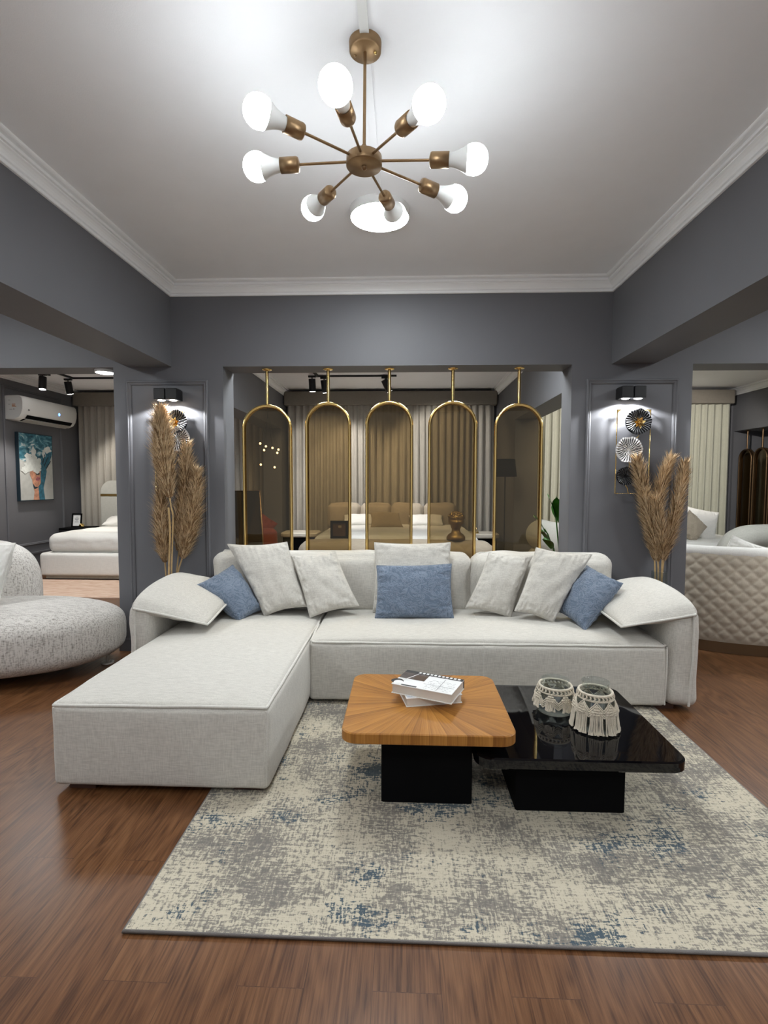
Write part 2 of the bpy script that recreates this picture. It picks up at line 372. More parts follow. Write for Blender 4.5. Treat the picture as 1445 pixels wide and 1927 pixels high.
# ---------------------------------------------------------------- mesh helpers
class MB:
    """collects geometry for ONE mesh"""
    def __init__(s): s.v = []; s.f = []; s.m = []; s.sm = []
    def add(s, vs, fs, mi=0, smooth=False):
        k = len(s.v); s.v.extend(Vector(p) for p in vs)
        for f in fs: s.f.append([i + k for i in f]); s.m.append(mi); s.sm.append(smooth)
        return s
    def box(s, a, b, mi=0):
        (x0, y0, z0), (x1, y1, z1) = a, b
        return s.add([(x0, y0, z0), (x1, y0, z0), (x1, y1, z0), (x0, y1, z0), (x0, y0, z1), (x1, y0, z1), (x1, y1, z1), (x0, y1, z1)],
                     [(0, 3, 2, 1), (4, 5, 6, 7), (0, 1, 5, 4), (1, 2, 6, 5), (2, 3, 7, 6), (3, 0, 4, 7)], mi)
    def cyl(s, p0, p1, r0, r1=None, n=16, mi=0, caps=True, smooth=True):
        r1 = r0 if r1 is None else r1
        p0, p1 = Vector(p0), Vector(p1); d = (p1 - p0).normalized()
        a = d.orthogonal().normalized(); b = d.cross(a)
        vs = []
        for p, r in ((p0, r0), (p1, r1)):
            for i in range(n):
                q = 2 * PI * i / n; vs.append(p + (a * math.cos(q) + b * math.sin(q)) * r)
        s.add(vs, [(i, (i + 1) % n, n + (i + 1) % n, n + i) for i in range(n)], mi, smooth)
        if caps:
            s.add(vs[:n], [tuple(reversed(range(n)))], mi); s.add(vs[n:], [tuple(range(n))], mi)
        return s
    def tube(s, pts, r, n=8, closed=False, mi=0, caps=True):
        pts = [Vector(p) for p in pts]; N = len(pts); vs = []
        rs = r if isinstance(r, (list, tuple)) else [r] * N
        ref = None
        for i, p in enumerate(pts):
            if closed: d = pts[(i + 1) % N] - pts[i - 1]
            else: d = pts[min(i + 1, N - 1)] - pts[max(i - 1, 0)]
            d = d.normalized() if d.length > 1e-9 else Vector((0, 0, 1))
            if ref is None: ref = d.orthogonal().normalized()
            a = ref - d * ref.dot(d)
            a = a.normalized() if a.length > 1e-6 else d.orthogonal().normalized()
            ref = a; b = d.cross(a)
            for j in range(n):
                q = 2 * PI * j / n; vs.append(p + (a * math.cos(q) + b * math.sin(q)) * rs[i])
        fs = []
        for i in range(N if closed else N - 1):
            k = (i + 1) % N
            for j in range(n): fs.append((i * n + j, i * n + (j + 1) % n, k * n + (j + 1) % n, k * n + j))
        s.add(vs, fs, mi, True)
        if caps and not closed:
            s.add(vs[:n], [tuple(reversed(range(n)))], mi, True); s.add(vs[-n:], [tuple(range(n))], mi, True)
        return s
    def lathe(s, prof, c=(0, 0, 0), n=32, mi=0, axis=None, smooth=True):
        """prof: (radius, height) pairs turned about an axis through c"""
        c = Vector(c); d = Vector(axis).normalized() if axis is not None else Vector((0, 0, 1))
        a = d.orthogonal().normalized() if axis is not None else Vector((1, 0, 0)); b = d.cross(a)
        vs = []
        for r, h in prof:
            for j in range(n):
                q = 2 * PI * j / n; vs.append(c + d * h + (a * math.cos(q) + b * math.sin(q)) * max(r, 1e-5))
        fs = [(i * n + j, i * n + (j + 1) % n, (i + 1) * n + (j + 1) % n, (i + 1) * n + j) for i in range(len(prof) - 1) for j in range(n)]
        return s.add(vs, fs, mi, smooth)
    def surf(s, fn, nu, nv, mi=0, cu=False, cv=False, smooth=True):
        vs = [fn(i / (nu if cu else nu - 1), j / (nv if cv else nv - 1)) for i in range(nu) for j in range(nv)]
        fs = []
        for i in range(nu if cu else nu - 1):
            for j in range(nv if cv else nv - 1):
                i2, j2 = (i + 1) % nu, (j + 1) % nv
                fs.append((i * nv + j, i2 * nv + j, i2 * nv + j2, i * nv + j2))
        return s.add(vs, fs, mi, smooth)
    def prism(s, poly, z0, z1, mi=0, bev=0.0):
        """vertical prism over a convex xy outline, with a small bevel"""
        n = len(poly); c = Vector((sum(p[0] for p in poly) / n, sum(p[1] for p in poly) / n))
        def ring(k, z): return [(c.x + (p[0] - c.x) * k[0], c.y + (p[1] - c.y) * k[1], z) for p in poly]
        if bev:
            w = max(p[0] for p in poly) - c.x; h = max(p[1] for p in poly) - c.y
            k = ((w - bev) / w, (h - bev) / h)
            rings = [ring(k, z0), ring((1, 1), z0 + bev), ring((1, 1), z1 - bev), ring(k, z1)]
        else: rings = [ring((1, 1), z0), ring((1, 1), z1)]
        vs = sum(rings, []); R = len(rings)
        fs = [(i * n + j, i * n + (j + 1) % n, (i + 1) * n + (j + 1) % n, (i + 1) * n + j) for i in range(R - 1) for j in range(n)]
        fs += [tuple(reversed(range(n))), tuple(range((R - 1) * n, R * n))]
        return s.add(vs, fs, mi)
    def flat(s, pts, mi=0): return s.add(pts, [tuple(range(len(pts)))], mi)
    def soft(s, a, b, r=0.03, puff=(0, 0, 0), n=(14, 14, 8), nzamp=0.0, nzs=6.0, mi=0, seed=0.0, topcrown=0.0, pw=0.6):
        """rounded box with bulging faces (puff per axis); topcrown raises the top only"""
        a, b = Vector(a), Vector(b); c = (a + b) / 2; h = (b - a) / 2
        def line(k, cnt):
            rr = min(r / h[k], 0.9); e = 4
            inner = [-(1 - rr) + 2 * (1 - rr) * i / cnt for i in range(cnt + 1)]
            lo = [-1 + rr * i / e for i in range(e)]
            return lo + inner + [1 - rr + rr * (i + 1) / e for i in range(e)]
        L = [line(k, n[k]) for k in range(3)]
        cache = {}
        def vert(u):
            key = tuple(round(x, 6) for x in u)
            if key in cache: return cache[key]
            p = Vector((u[0] * h.x, u[1] * h.y, u[2] * h.z))
            q = Vector(tuple(max(-(h[k] - r), min(h[k] - r, p[k])) for k in range(3)))
            d = p - q
            if d.length > 1e-9: d = d.normalized()
            pos = q + d * r
            bul = [max(0.0, 1 - abs(u[k]) ** 2.4) ** pw for k in range(3)]
            pos.x += d.x * puff[0] * bul[1] * bul[2]
            pos.y += d.y * puff[1] * bul[0] * bul[2]
            pos.z += d.z * puff[2] * bul[0] * bul[1]
            if d.z > 0: pos.z += d.z * topcrown * bul[0] * bul[1]
            if nzamp:
                w = noise.noise((pos + c) * nzs + Vector((seed, seed * 2, 0)))
                pos += d * w * nzamp
            s.v.append(pos + c); cache[key] = len(s.v) - 1
            return cache[key]
        for k in range(3):
            i, j = (k + 1) % 3, (k + 2) % 3
            for sg in (-1, 1):
                for p in range(len(L[i]) - 1):
                    for q in range(len(L[j]) - 1):
                        quad = []
                        for (di, dj) in ((0, 0), (1, 0), (1, 1), (0, 1)):
                            u = [0, 0, 0]; u[k] = sg; u[i] = L[i][p + di]; u[j] = L[j][q + dj]
                            quad.append(vert(u))
                        if sg < 0: quad.reverse()
                        s.f.append(quad); s.m.append(mi); s.sm.append(True)
        return s
    def pillow(s, TL, TR, BR, BL, T, pinch=0.04, n=34, wr=0.006, seed=0.0, mi=0, up=1.0, dn=1.0, ex=0.42):
        TL, TR, BR, BL = map(Vector, (TL, TR, BR, BL))
        nrm = (TR - BL).cross(TL - BR).normalized()
        cen = (TL + TR + BR + BL) / 4
        def base(u, v):
            p = (TL * (1 - u) + TR * u) * (1 - v) + (BL * (1 - u) + BR * u) * v
            k = pinch * (4 * u * (1 - u) * (abs(2 * v - 1) ** 6) + 4 * v * (1 - v) * (abs(2 * u - 1) ** 6))
            return p + (cen - p) * k
        st = [0.5 - 0.5 * math.cos(PI * i / n) for i in range(n + 1)]
        st = [0.5 * a + 0.5 * i / n for i, a in enumerate(st)]
        idx = {}
        for side in (1, -1):
            for i, u in enumerate(st):
                for j, v in enumerate(st):
                    edge = i in (0, n) or j in (0, n)
                    if edge and side < 0: idx[(side, i, j)] = idx[(1, i, j)]; continue
                    p = base(u, v)
                    hgt = (math.sin(PI * u) * math.sin(PI * v)) ** ex
                    k = hgt * T / 2 * (up if side > 0 else dn)
                    if not edge:
                        e = min(u, 1 - u, v, 1 - v)
                        fold = math.exp(-e * 7) * wr * 1.5 * min(1, e * 22)
                        k += noise.noise(Vector((u * 5 + seed, v * 5, side + seed))) * wr
                        k += noise.noise(Vector((u * 16 + seed, v * 16, side * 3 + seed))) * fold
                        if min(u, 1 - u) < min(v, 1 - v): k += (noise.noise(Vector((u * 2.5, v * 26, seed + side))) ) * fold * 1.1
                        else: k += (noise.noise(Vector((u * 26, v * 2.5, seed + side)))) * fold * 1.1
                    s.v.append(p + nrm * side * k); idx[(side, i, j)] = len(s.v) - 1
            for i in range(n):
                for j in range(n):
                    q = [idx[(side, i, j)], idx[(side, i + 1, j)], idx[(side, i + 1, j + 1)], idx[(side, i, j + 1)]]
                    if side > 0: q.reverse()
                    s.f.append(q); s.m.append(mi); s.sm.append(True)
        ring = [(i, 0) for i in range(n)] + [(n, j) for j in range(n)] + [(n - i, n) for i in range(n)] + [(0, n - j) for j in range(n)]
        s.border = [s.v[idx[(1, i, j)]].copy() for i, j in ring]
        return s

def wloc(o):
    l = Vector((0, 0, 0))
    while o is not None: l += o.location; o = o.parent
    return l

def obj(name, mb, mats, parent=None, loc=None):
    me = bpy.data.meshes.new(name)
    if parent is not None: off = wloc(parent)
    elif loc is not None: off = Vector(loc)
    else:
        xs = [p.x for p in mb.v]; ys = [p.y for p in mb.v]; zs = [p.z for p in mb.v]
        off = Vector(((min(xs) + max(xs)) / 2, (min(ys) + max(ys)) / 2, min(zs)))
    me.from_pydata([p - off for p in mb.v], [], mb.f)
    for k in (mats if isinstance(mats, (list, tuple)) else [mats]): me.materials.append(M[k] if isinstance(k, str) else k)
    for p, mi, sm in zip(me.polygons, mb.m, mb.sm): p.material_index = mi; p.use_smooth = sm
    me.update()
    o = bpy.data.objects.new(name, me); COL.objects.link(o)
    if parent is not None: o.parent = parent
    else: o.location = off
    return o

def tag(o, label, cat, group=None, kind=None):
    o['label'] = label; o['category'] = cat
    if group: o['group'] = group
    if kind: o['kind'] = kind
    return o

def thing(name, label, cat, loc, group=None):
    o = bpy.data.objects.new(name, None); COL.objects.link(o)
    o.location = loc; o.empty_display_size = 0.1
    return tag(o, label, cat, group)

def struct(name, mb, mats, label=None, cat=None):
    o = obj(name, mb, mats); o['kind'] = 'structure'
    if label: o['label'] = label
    if cat: o['category'] = cat
    return o

def dup(root, loc, label, group=None, rotz=0.0):
    r = root.copy(); COL.objects.link(r); r.location = loc; r.rotation_euler = (0, 0, rotz)
    r['label'] = label
    if group: r['group'] = group
    for ch in list(root.children):
        c = ch.copy(); COL.objects.link(c); c.parent = r
        for g in ch.children:
            d = g.copy(); COL.objects.link(d); d.parent = c
    return r

def rrect(x0, x1, y0, y1, r, n=8):
    pts = []
    for cx, cy, a0 in ((x1 - r, y1 - r, 0), (x0 + r, y1 - r, PI / 2), (x0 + r, y0 + r, PI), (x1 - r, y0 + r, 1.5 * PI)):
        for i in range(n + 1):
            a = a0 + PI / 2 * i / n; pts.append((cx + r * math.cos(a), cy + r * math.sin(a)))
    return pts

# ================================================================ THE SETTING
ZC = 2.97            # ceiling
ZL = 2.318           # underside of beams and lintels
YW, YR = 4.09, 4.34  # front and rear face of the wall behind the sofa
XL, XR = -5.72, 5.55
YF = 8.95
struct('floor', MB().box((-6.2, -3.2, -0.08), (6.8, 9.2, 0)), 'floor', 'brown wooden plank floor running through all the bays', 'floor')
struct('ceiling', MB().box((-6.2, -3.2, ZC), (6.8, 9.2, ZC + 0.1)), 'ceiling', 'pale smooth ceiling above the seating area', 'ceiling')

w = MB()
w.box((-2.34, YW, 0), (-1.447, YR, ZL)); w.box((1.303, YW, 0), (2.222, YR, ZL))
w.box((XL, YW, ZL), (XR, YR, ZC))
struct('wall_back', w, 'wall', 'slate grey wall with a wide opening behind the sofa', 'wall')
struct('wall_left', MB().box((XL - 0.15, -3.2, 0), (XL, 9.1, ZC)), 'wall', 'dark grey wall carrying the air conditioner and painting', 'wall')
w = MB()
w.box((XR, -3.2, 0), (XR + 0.15, 5.2, ZC)); w.box((XR, 8.90, 0), (XR + 0.15, 9.1, ZC)); w.box((XR, 5.2, 2.27), (XR + 0.15, 8.90, ZC))
w.box((XR + 0.45, 5.1, 0), (XR + 0.6, 9.0, 2.4)); w.box((XR + .15, 5.05, 0), (XR + .6, 5.2, 2.4)); w.box((XR + .15, 8.90, 0), (XR + .6, 9.0, 2.4)); w.box((XR + .15, 5.05, 2.27), (XR + .6, 9.0, 2.4))
struct('wall_right', w, 'wall', 'dark grey wall with the recess of hanging arches on the right', 'wall')
struct('wall_far', MB().box((-6.2, YF, 0), (6.8, YF + 0.15, ZC)), 'wall', 'far wall hidden behind the long curtains', 'wall')
w = MB().box((-2.215, -3.2, ZL), (-1.862, YW, ZC))
struct('beam_left', w, 'wall', 'grey dropped beam along the left of the seating area', 'beam')
w = MB().box((1.604, -3.2, ZL), (1.925, YW, ZC))
struct('beam_right', w, 'wall', 'grey dropped beam along the right of the seating area', 'beam')
w = MB().box((-2.36, YR, 2.295), (-2.05, YF, ZC)); w.box((-2.36, 8.55, 0), (-2.05, YF, 2.295))
struct('beam_left_rear', w, 'wall', 'dark grey beam over the left side of the bed bay', 'beam')
w = MB().box((1.57, YR, 2.295), (1.89, YF, ZC)); w.box((1.57, 7.35, 0), (1.89, YF, 2.295))
struct('beam_right_rear', w, 'wall', 'dark grey beam and wall stub right of the bed bay', 'beam')

# cornices: one moulded profile (p = out from the wall, z = down from the ceiling)
PROF = [(0, -.105), (.013, -.105), (.017, -.100), (.017, -.093), (.009, -.089), (.009, -.084), (.020, -.081), (.023, -.070), (.030, -.058), (.040, -.049), (.050, -.044),
        (.050, -.038), (.063, -.037), (.066, -.031), (.066, -.025), (.058, -.021), (.058, -.016), (.078, -.015), (.086, -.011), (.090, -.006), (.090, 0), (0, 0)]
def cornice(name, path, label):
    """path: xy points with the room on the left of the direction of travel"""
    mb = MB(); pts = [Vector(p) for p in path]; rows = []
    for i, p in enumerate(pts):
        nn = []
        for a, b in ((i - 1, i), (i, i + 1)):
            if a < 0 or b >= len(pts): continue
            d = (pts[b] - pts[a]).normalized(); nn.append(Vector((-d.y, d.x)))
        m = sum(nn, Vector((0, 0)))
        if len(nn) == 2: m = m / (1 + nn[0].dot(nn[1]))
        rows.append([(p.x + m.x * q, p.y + m.y * q, ZC + z) for q, z in PROF])
    n = len(PROF); vs = sum(rows, [])
    mb.add(vs, [(i * n + j, (i + 1) * n + j, (i + 1) * n + (j + 1) % n, i * n + (j + 1) % n) for i in range(len(rows) - 1) for j in range(n)])
    return struct(name, mb, 'trim', label, 'cornice')
cornice('trim_1', [(1.604, -3.1), (1.604, YW), (-1.862, YW), (-1.862, -3.1)], 'white moulded cornice around the seating area ceiling')
cornice('trim_2', [(-2.05, YF), (-2.05, YR)], 'white cornice on the left beam of the bed bay')
cornice('trim_3', [(1.57, YR), (1.57, YF)], 'white cornice on the right beam of the bed bay')
cornice('trim_4', [(XL, YF), (XL, YR)], 'white cornice above the air conditioner')
cornice('trim_5', [(XR, YR), (XR, YF)], 'white cornice above the hanging arches on the right')

def moulding(name, x0, x1, z0, z1, y, label, ax='y', sgn=-1):
    """picture-frame moulding standing off a wall; ax 'x' puts it on a side wall"""
    mb = MB()
    prof = [(0, 0), (0, .010), (.006, .016), (.014, .017), (.020, .011), (.026, .013), (.034, .010), (.040, .004), (.040, 0)]
    rows = []
    for (cx, cz, sx, sz) in ((x0, z0, 1, 1), (x1, z0, -1, 1), (x1, z1, -1, -1), (x0, z1, 1, -1)):
        r = []
        for q, h in prof:
            a, c = cx + sx * q, cz + sz * q
            r.append((a, y + sgn * h, c) if ax == 'y' else (y + sgn * h, a, c))
        rows.append(r)
    n = len(prof); vs = sum(rows, [])
    mb.add(vs, [(i * n + j, ((i + 1) % 4) * n + j, ((i + 1) % 4) * n + j + 1, i * n + j + 1) for i in range(4) for j in range(n - 1)])
    bm = bmesh.new()
    return struct(name, mb, 'wall', label, 'moulding')
moulding('trim_6', -2.235, -1.568, 0.22, 2.212, YW, 'grey panel moulding on the left pier behind the pampas')
moulding('trim_7', 1.416, 2.116, 0.22, 2.205, YW, 'grey panel moulding on the right pier behind the pampas')
moulding('trim_8', 7.15, 8.40, 0.42, 2.78, XL, 'grey panel moulding around the painting', 'x', 1)
b = MB()
b.box((XL, -3.2, 0), (XL + 0.018, YF, 0.28)); b.box((XL, -3.2, 0.28), (XL + 0.030, YF, 0.31))
struct('baseboard_left', b, 'wall', 'dark grey baseboard under the painting', 'baseboard')
b = MB()
b.box((-2.345, YW - 0.014, 0), (-1.445, YW, 0.10)); b.box((1.301, YW - 0.014, 0), (2.226, YW, 0.10))
struct('baseboard_back', b, 'wall', 'low grey baseboard on the piers behind the sofa', 'baseboard')

# ---- curtains and pelmets
def curtain(name, x0, x1, y, z0, z1, mat, label, seed, fold=0.115, amp=0.042, group=None):
    mb = MB(); rnd = random.Random(seed); L = x1 - x0; n = int(L / 0.011); nz_ = 14
    ph = [rnd.uniform(0, 6.28) for _ in range(4)]
    def fn(u, v):
        x = x0 + u * L
        q = 2 * PI * x / fold + 1.1 * math.sin(x * 3.1 + ph[0]) + 0.8 * math.sin(x * 7.3 + ph[1])
        k = 0.55 + 0.45 * v ** 0.7
        y_ = y + amp * k * math.sin(q) + 0.012 * math.sin(2 * q + 2 * v + ph[2]) * v
        xx = x + 0.018 * v * math.sin(x * 5 + ph[3]) + 0.010 * k * math.cos(2 * q)
        return (xx, y_, z1 + (z0 - z1) * v)
    mb.surf(fn, n, nz_)
    o = obj(name, mb, mat)
    return tag(o, label, 'curtain', group)
curtain('curtain', XL + 0.06, -2.42, 8.80, 0.015, 2.74, 'curtain', 'taupe pleated curtain beside the tall bed headboard on the left', 3)
curtain('curtain', -2.00, 1.52, 8.80, 0.015, 2.74, 'curtain', 'wide taupe pleated curtain behind the panelled headboard', 5)
curtain('curtain', 1.96, 5.40, 8.80, 0.015, 2.74, 'curtain_lit', 'taupe pleated curtain in the bay on the right, coloured paler as if lit', 9)
def pelmet(x0, x1, label):
    mb = MB().prism(rrect(x0, x1, 8.66, 8.90, 0.03, 4), 2.705, 2.925, bev=0.006)
    return tag(obj('pelmet', mb, 'pelmet'), label, 'pelmet')
pelmet(XL + 0.02, -2.37, 'plain taupe pelmet over the curtain beside the air conditioner')
pelmet(-2.035, 1.555, 'long taupe pelmet over the curtain behind the hanging arches')
pelmet(1.90, 5.41, 'taupe pelmet over the paler curtain on the right')

# ---- cable conduit on the ceiling
tag(obj('cable_conduit', MB().box((-0.160, -1.2, ZC - 0.014), (-0.128, 1.915, ZC)), 'plastic'), 'white cable duct on the ceiling running up to the chandelier canopy', 'cable duct')
tag(obj('cable_conduit', MB().box((-0.158, 1.985, ZC - 0.010), (-0.130, 2.90, ZC)), 'ceiling'), 'white cable duct between the chandelier and the round ceiling lamp', 'cable duct')

# ================================================================ LIGHT FITTINGS
HUB = Vector((-0.149, 1.921, 2.562))
ch = thing('chandelier', 'brass sputnik chandelier with eight lit bulbs hanging from the ceiling', 'chandelier', (HUB.x, HUB.y, ZC))
can = obj('canopy', MB().lathe([(0, -.034), (.052, -.034), (.057, -.030), (.058, -.004), (.058, 0)], (HUB.x + .004, HUB.y, ZC), 40), 'brass', ch)
obj('screw', MB().lathe([(0, -.040), (.006, -.039), (.007, -.034)], (HUB.x + .040, HUB.y + .0, ZC), 12), 'gold', can)
obj('screw', MB().lathe([(0, -.038), (.005, -.037), (.006, -.034)], (HUB.x - .034, HUB.y + 0.012, ZC), 12), 'brass', can)
obj('rod', MB().cyl((HUB.x, HUB.y, HUB.z + .014), (HUB.x + .003, HUB.y, ZC - .03), .0058, n=14).cyl((HUB.x, HUB.y, HUB.z + .014), (HUB.x, HUB.y, HUB.z + .055), .0085, n=14), 'brass', ch)
hb = obj('hub', MB().lathe([(0, .024), (.012, .024), (.030, .019), (.060, .017), (.064, .014), (.065, -.018), (.063, -.021), (0, -.021)], HUB, 48), 'brass', ch)
obj('finial', MB().lathe([(0, -.034), (.005, -.033), (.007, -.028), (.010, -.026), (.010, -.021)], HUB, 16), 'brass', hb)
BULBS = [(-.313, -.223, .021), (-.051, -.381, -.025), (.214, -.318, -.038), (.400, -.038, -.026), (.338, .181, -.039), (.103, .371, .002), (-.236, .304, 0), (-.385, .004, -.010)]
for d in BULBS:
    d = Vector(d).normalized()
    at = lambda s: HUB + d * s
    arm = obj('arm', MB().cyl(at(.058), at(.245), .0048, n=12), 'brass', ch)
    obj('socket', MB().lathe([(0, .236), (.010, .236), (.024, .240), (.0265, .246), (.0265, .306), (.0235, .306), (.0235, .300)], HUB, 28, axis=d), 'brass', arm)
    obj('bulb_neck', MB().lathe([(.020, .300), (.022, .310), (.024, .322), (.029, .338), (.037, .355), (.0445, .370)], HUB, 28, axis=d), 'plastic', arm)
    obj('bulb_globe', MB().lathe([(.0445, .370), (.0485, .384), (.0495, .397), (.047, .410), (.041, .423), (.031, .434), (.017, .441), (.0, .443)], HUB, 28, axis=d), 'bulb', arm)

def ceiling_lamp(x, y, label, group=None):
    t = thing('ceiling_lamp', label, 'ceiling lamp', (x, y, ZC), group)
    obj('lamp_ring', MB().lathe([(.166, -.046), (.170, -.048), (.173, -.044), (.173, 0)], (x, y, ZC), 56), 'plastic', t)
    obj('diffuser', MB().lathe([(0, -.054), (.10, -.053), (.150, -.050), (.166, -.045)], (x, y, ZC), 56), 'disc', t)
    return t
lamp0 = ceiling_lamp(-0.146, 3.047, 'round white ceiling lamp glowing just beyond the chandelier')
# unseen square panels added as fill light (behind the camera, beside it and over the rear bays)
OTHER = 'added fill light panels outside the view'
def fill_panel(x, y):
    t = thing('fill_panel', 'square white glowing ceiling panel added out of view as fill light', 'ceiling lamp', (x, y, ZC), OTHER)
    fr = MB()
    for a_, b_ in (((-.31, -.31), (.31, -.29)), ((-.31, .29), (.31, .31)), ((-.31, -.29), (-.29, .29)), ((.29, -.29), (.31, .29))):
        fr.box((x + a_[0], y + a_[1], ZC - .035), (x + b_[0], y + b_[1], ZC))
    obj('panel_frame', fr, 'plastic', t)
    obj('diffuser', MB().box((x - .29, y - .29, ZC - .030), (x + .29, y + .29, ZC - .010)), 'panel', t)
    return t
pl0 = fill_panel(-.15, -.75)
for x, y in ((-3.9, 0.6), (3.7, 0.6), (-3.9, 2.6), (3.7, 2.6), (-.9, 5.0), (.6, 5.0), (-4.0, 5.2), (3.7, 5.2)):
    dup(pl0, (x, y, ZC), pl0['label'], OTHER)

# small surface downlight under the left lintel
t = thing('downlight', 'small round glowing downlight under the lintel left of the pampas', 'downlight', (-2.473, 4.20, ZL))
obj('lamp_ring', MB().lathe([(.070, -.022), (.076, -.022), (.078, -.018), (.078, 0)], (-2.473, 4.20, ZL), 40), 'plastic', t)
obj('diffuser', MB().lathe([(0, -.027), (.05, -.026), (.070, -.021)], (-2.473, 4.20, ZL), 40), 'small_glow', t)

# twin wall sconces
def sconce(cx, label):
    z0, z1, yb = 2.036, 2.130, YW
    t = thing('wall_sconce', label, 'wall lamp', (cx, yb, z0), 'twin black wall lamps on the piers')
    obj('back_plate', MB().box((cx - .086, yb - .020, z0 + .010), (cx + .086, yb, z1 - .006)), 'blackm', t)
    for s in (-1, 1):
        hx = cx + s * .047
        h = MB(); p = rrect(hx - .043, hx + .043, yb - .128, yb - .020, .006, 4)
        h.prism(p, z0 + .004, z1, bev=.003)
        hd = obj('lamp_head', h, 'blackm', t)
        obj('lens', MB().lathe([(0, -.0035), (.020, -.003), (.028, 0), (.031, .004)], (hx, yb - .085, z0 + .003), 28), 'small_glow', hd)
    return t
sconce(-1.864, 'twin black wall lamp shining down on the left pier above the tall pampas')
sconce(1.7295, 'twin black wall lamp shining down on the right pier above the three metal leaves')

# track lights
def track(rails, heads, label, group='ceiling track lights in the rooms behind'):
    (x0, y0, x1, y1) = rails[0]
    t = thing('track_light', label, 'track light', ((x0 + x1) / 2, (y0 + y1) / 2, ZC), group)
    mb = MB()
    for x0, y0, x1, y1 in rails: mb.box((min(x0, x1) - .017, min(y0, y1) - .017, ZC - .024), (max(x0, x1) + .017, max(y0, y1) + .017, ZC))
    obj('rail', mb, 'blackm', t)
    for hx, hy, tx, ty in heads:
        top = Vector((hx, hy, ZC - .024)); ax = Vector((tx, ty, -1)).normalized()
        c = top + Vector((0, 0, -.075))
        h = MB().box((hx - .055, hy - .018, ZC - .050), (hx + .055, hy + .018, ZC - .024)).cyl(top, c, .009, n=10)
        hd = obj('spot_head', h.cyl(c - ax * .03, c + ax * .15, .050, n=24), 'blackm', t)
        obj('spot_lens', MB().cyl(c + ax * .1505, c + ax * .153, .040, n=24), 'small_glow', hd)
    return t
track([(-5.2, 6.3, -5.2, 7.40)], [(-5.2, 7.27, .04, -.14)], 'short black track with one lit spot near the air conditioner')
track([(-5.0, 6.7, -5.0, 7.65), (-5.0, 7.65, -3.0, 7.65)], [(-5.06, 7.62, 0.02, 0.28)], 'black ceiling track with one dark spot left of the pier')
track([(-1.28, 7.60, -.13, 7.60), (-1.28, 6.6, -1.28, 7.60)], [(-1.34, 7.50, 0.0, 0.26), (-1.18, 7.60, .10, .30), (-.28, 7.60, .5, .35)], 'black ceiling track with three spots seen above the hanging arches')

# ================================================================ SOFA
sofa = thing('sectional_sofa', 'large cream linen corner sofa with a chaise on its left', 'sofa', (0.03, 3.4, 0))
def pipe(name, pts, r, parent, closed=False, mat='pip'):
    return obj(name, MB().tube(pts, r, 8, closed), mat, parent)
# chaise
CX0, CX1, CY0, CY1 = -1.575, -0.592, 2.172, 3.93
chs = obj('chaise_base', MB().soft((CX0, CY0, .028), (CX1, CY1, .405), .030, (.012, .014, 0), (16, 24, 8), .004, 5, topcrown=.045, pw=.5), 'fab', sofa)
def wob(p, k=0.005): 
    p = Vector(p); return p + Vector((noise.noise(p * 5) * k, noise.noise(p * 5 + Vector((7, 0, 0))) * k, noise.noise(p * 4 + Vector((0, 9, 0))) * k))
def seg(a, b, n=14): return [Vector(a).lerp(Vector(b), i / n) for i in range(n + 1)]
i_ = .008
pts = seg((CX0 + i_, CY1 - .05, .402), (CX0 + i_, CY0 + .03, .400), 20) + [Vector((CX0 + .0115, CY0 + .0115, .399))] + seg((CX0 + .03, CY0 + i_, .400), (CX1 - .03, CY0 + i_, .404), 16) + [Vector((CX1 - .0115, CY0 + .0115, .403))] + seg((CX1 - i_, CY0 + .03, .404), (CX1 - i_, 3.93, .405), 20)
pipe('piping', [wob(p) for p in pts], .0075, chs)
for x in (CX0 + .0105, CX1 - .0105):
    pipe('piping', [wob(p, .003) for p in seg((x, CY0 + .0105, .388), (x + (.006 if x < -1 else -.003), CY0 + .0105, .05), 10)], .006, chs)
# seat
SX0, SX1, SY0 = -0.590, 1.612, 3.122
seat = obj('seat_base', MB().soft((SX0, SY0, .028), (SX1, 3.93, .405), .030, (0, .010, 0), (30, 14, 8), .004, 5, seed=3, topcrown=.050, pw=.35), 'fab', sofa)
pts = seg((SX0 + .012, SY0 + .3, .43), (SX0 + .012, SY0 + .03, .402), 6) + seg((SX0 + .03, SY0 + i_, .400), (SX1 - .03, SY0 + i_, .404), 30) + seg((SX1 - .004, SY0 + .03, .405), (SX1 - .004, 3.6, .415), 8)
pipe('piping', [wob(p, .006) for p in pts], .0075, seat)
pipe('piping', [wob(p) for p in seg((SX1 - .006, SY0 + .004, .400), (SX1 - .008, SY0 + .006, .04), 10)], .0065, seat)
def topz(y): 
    q = (y - (SY0 + 3.93) / 2) / ((3.93 - SY0) / 2); return .4055 + .050 * max(0, 1 - abs(q) ** 2.4) ** .35 * .98
pipe('seam', [(.498, SY0 - .0095, .05), (.498, SY0 - .012, .2), (.498, SY0 - .010, .36), (.498, SY0 + .001, .398)] + [(.498 + (y - 3.12) * .02, y, topz(y)) for y in (3.15, 3.2, 3.3, 3.4, 3.5, 3.6, 3.7, 3.8)], .0022, seat)
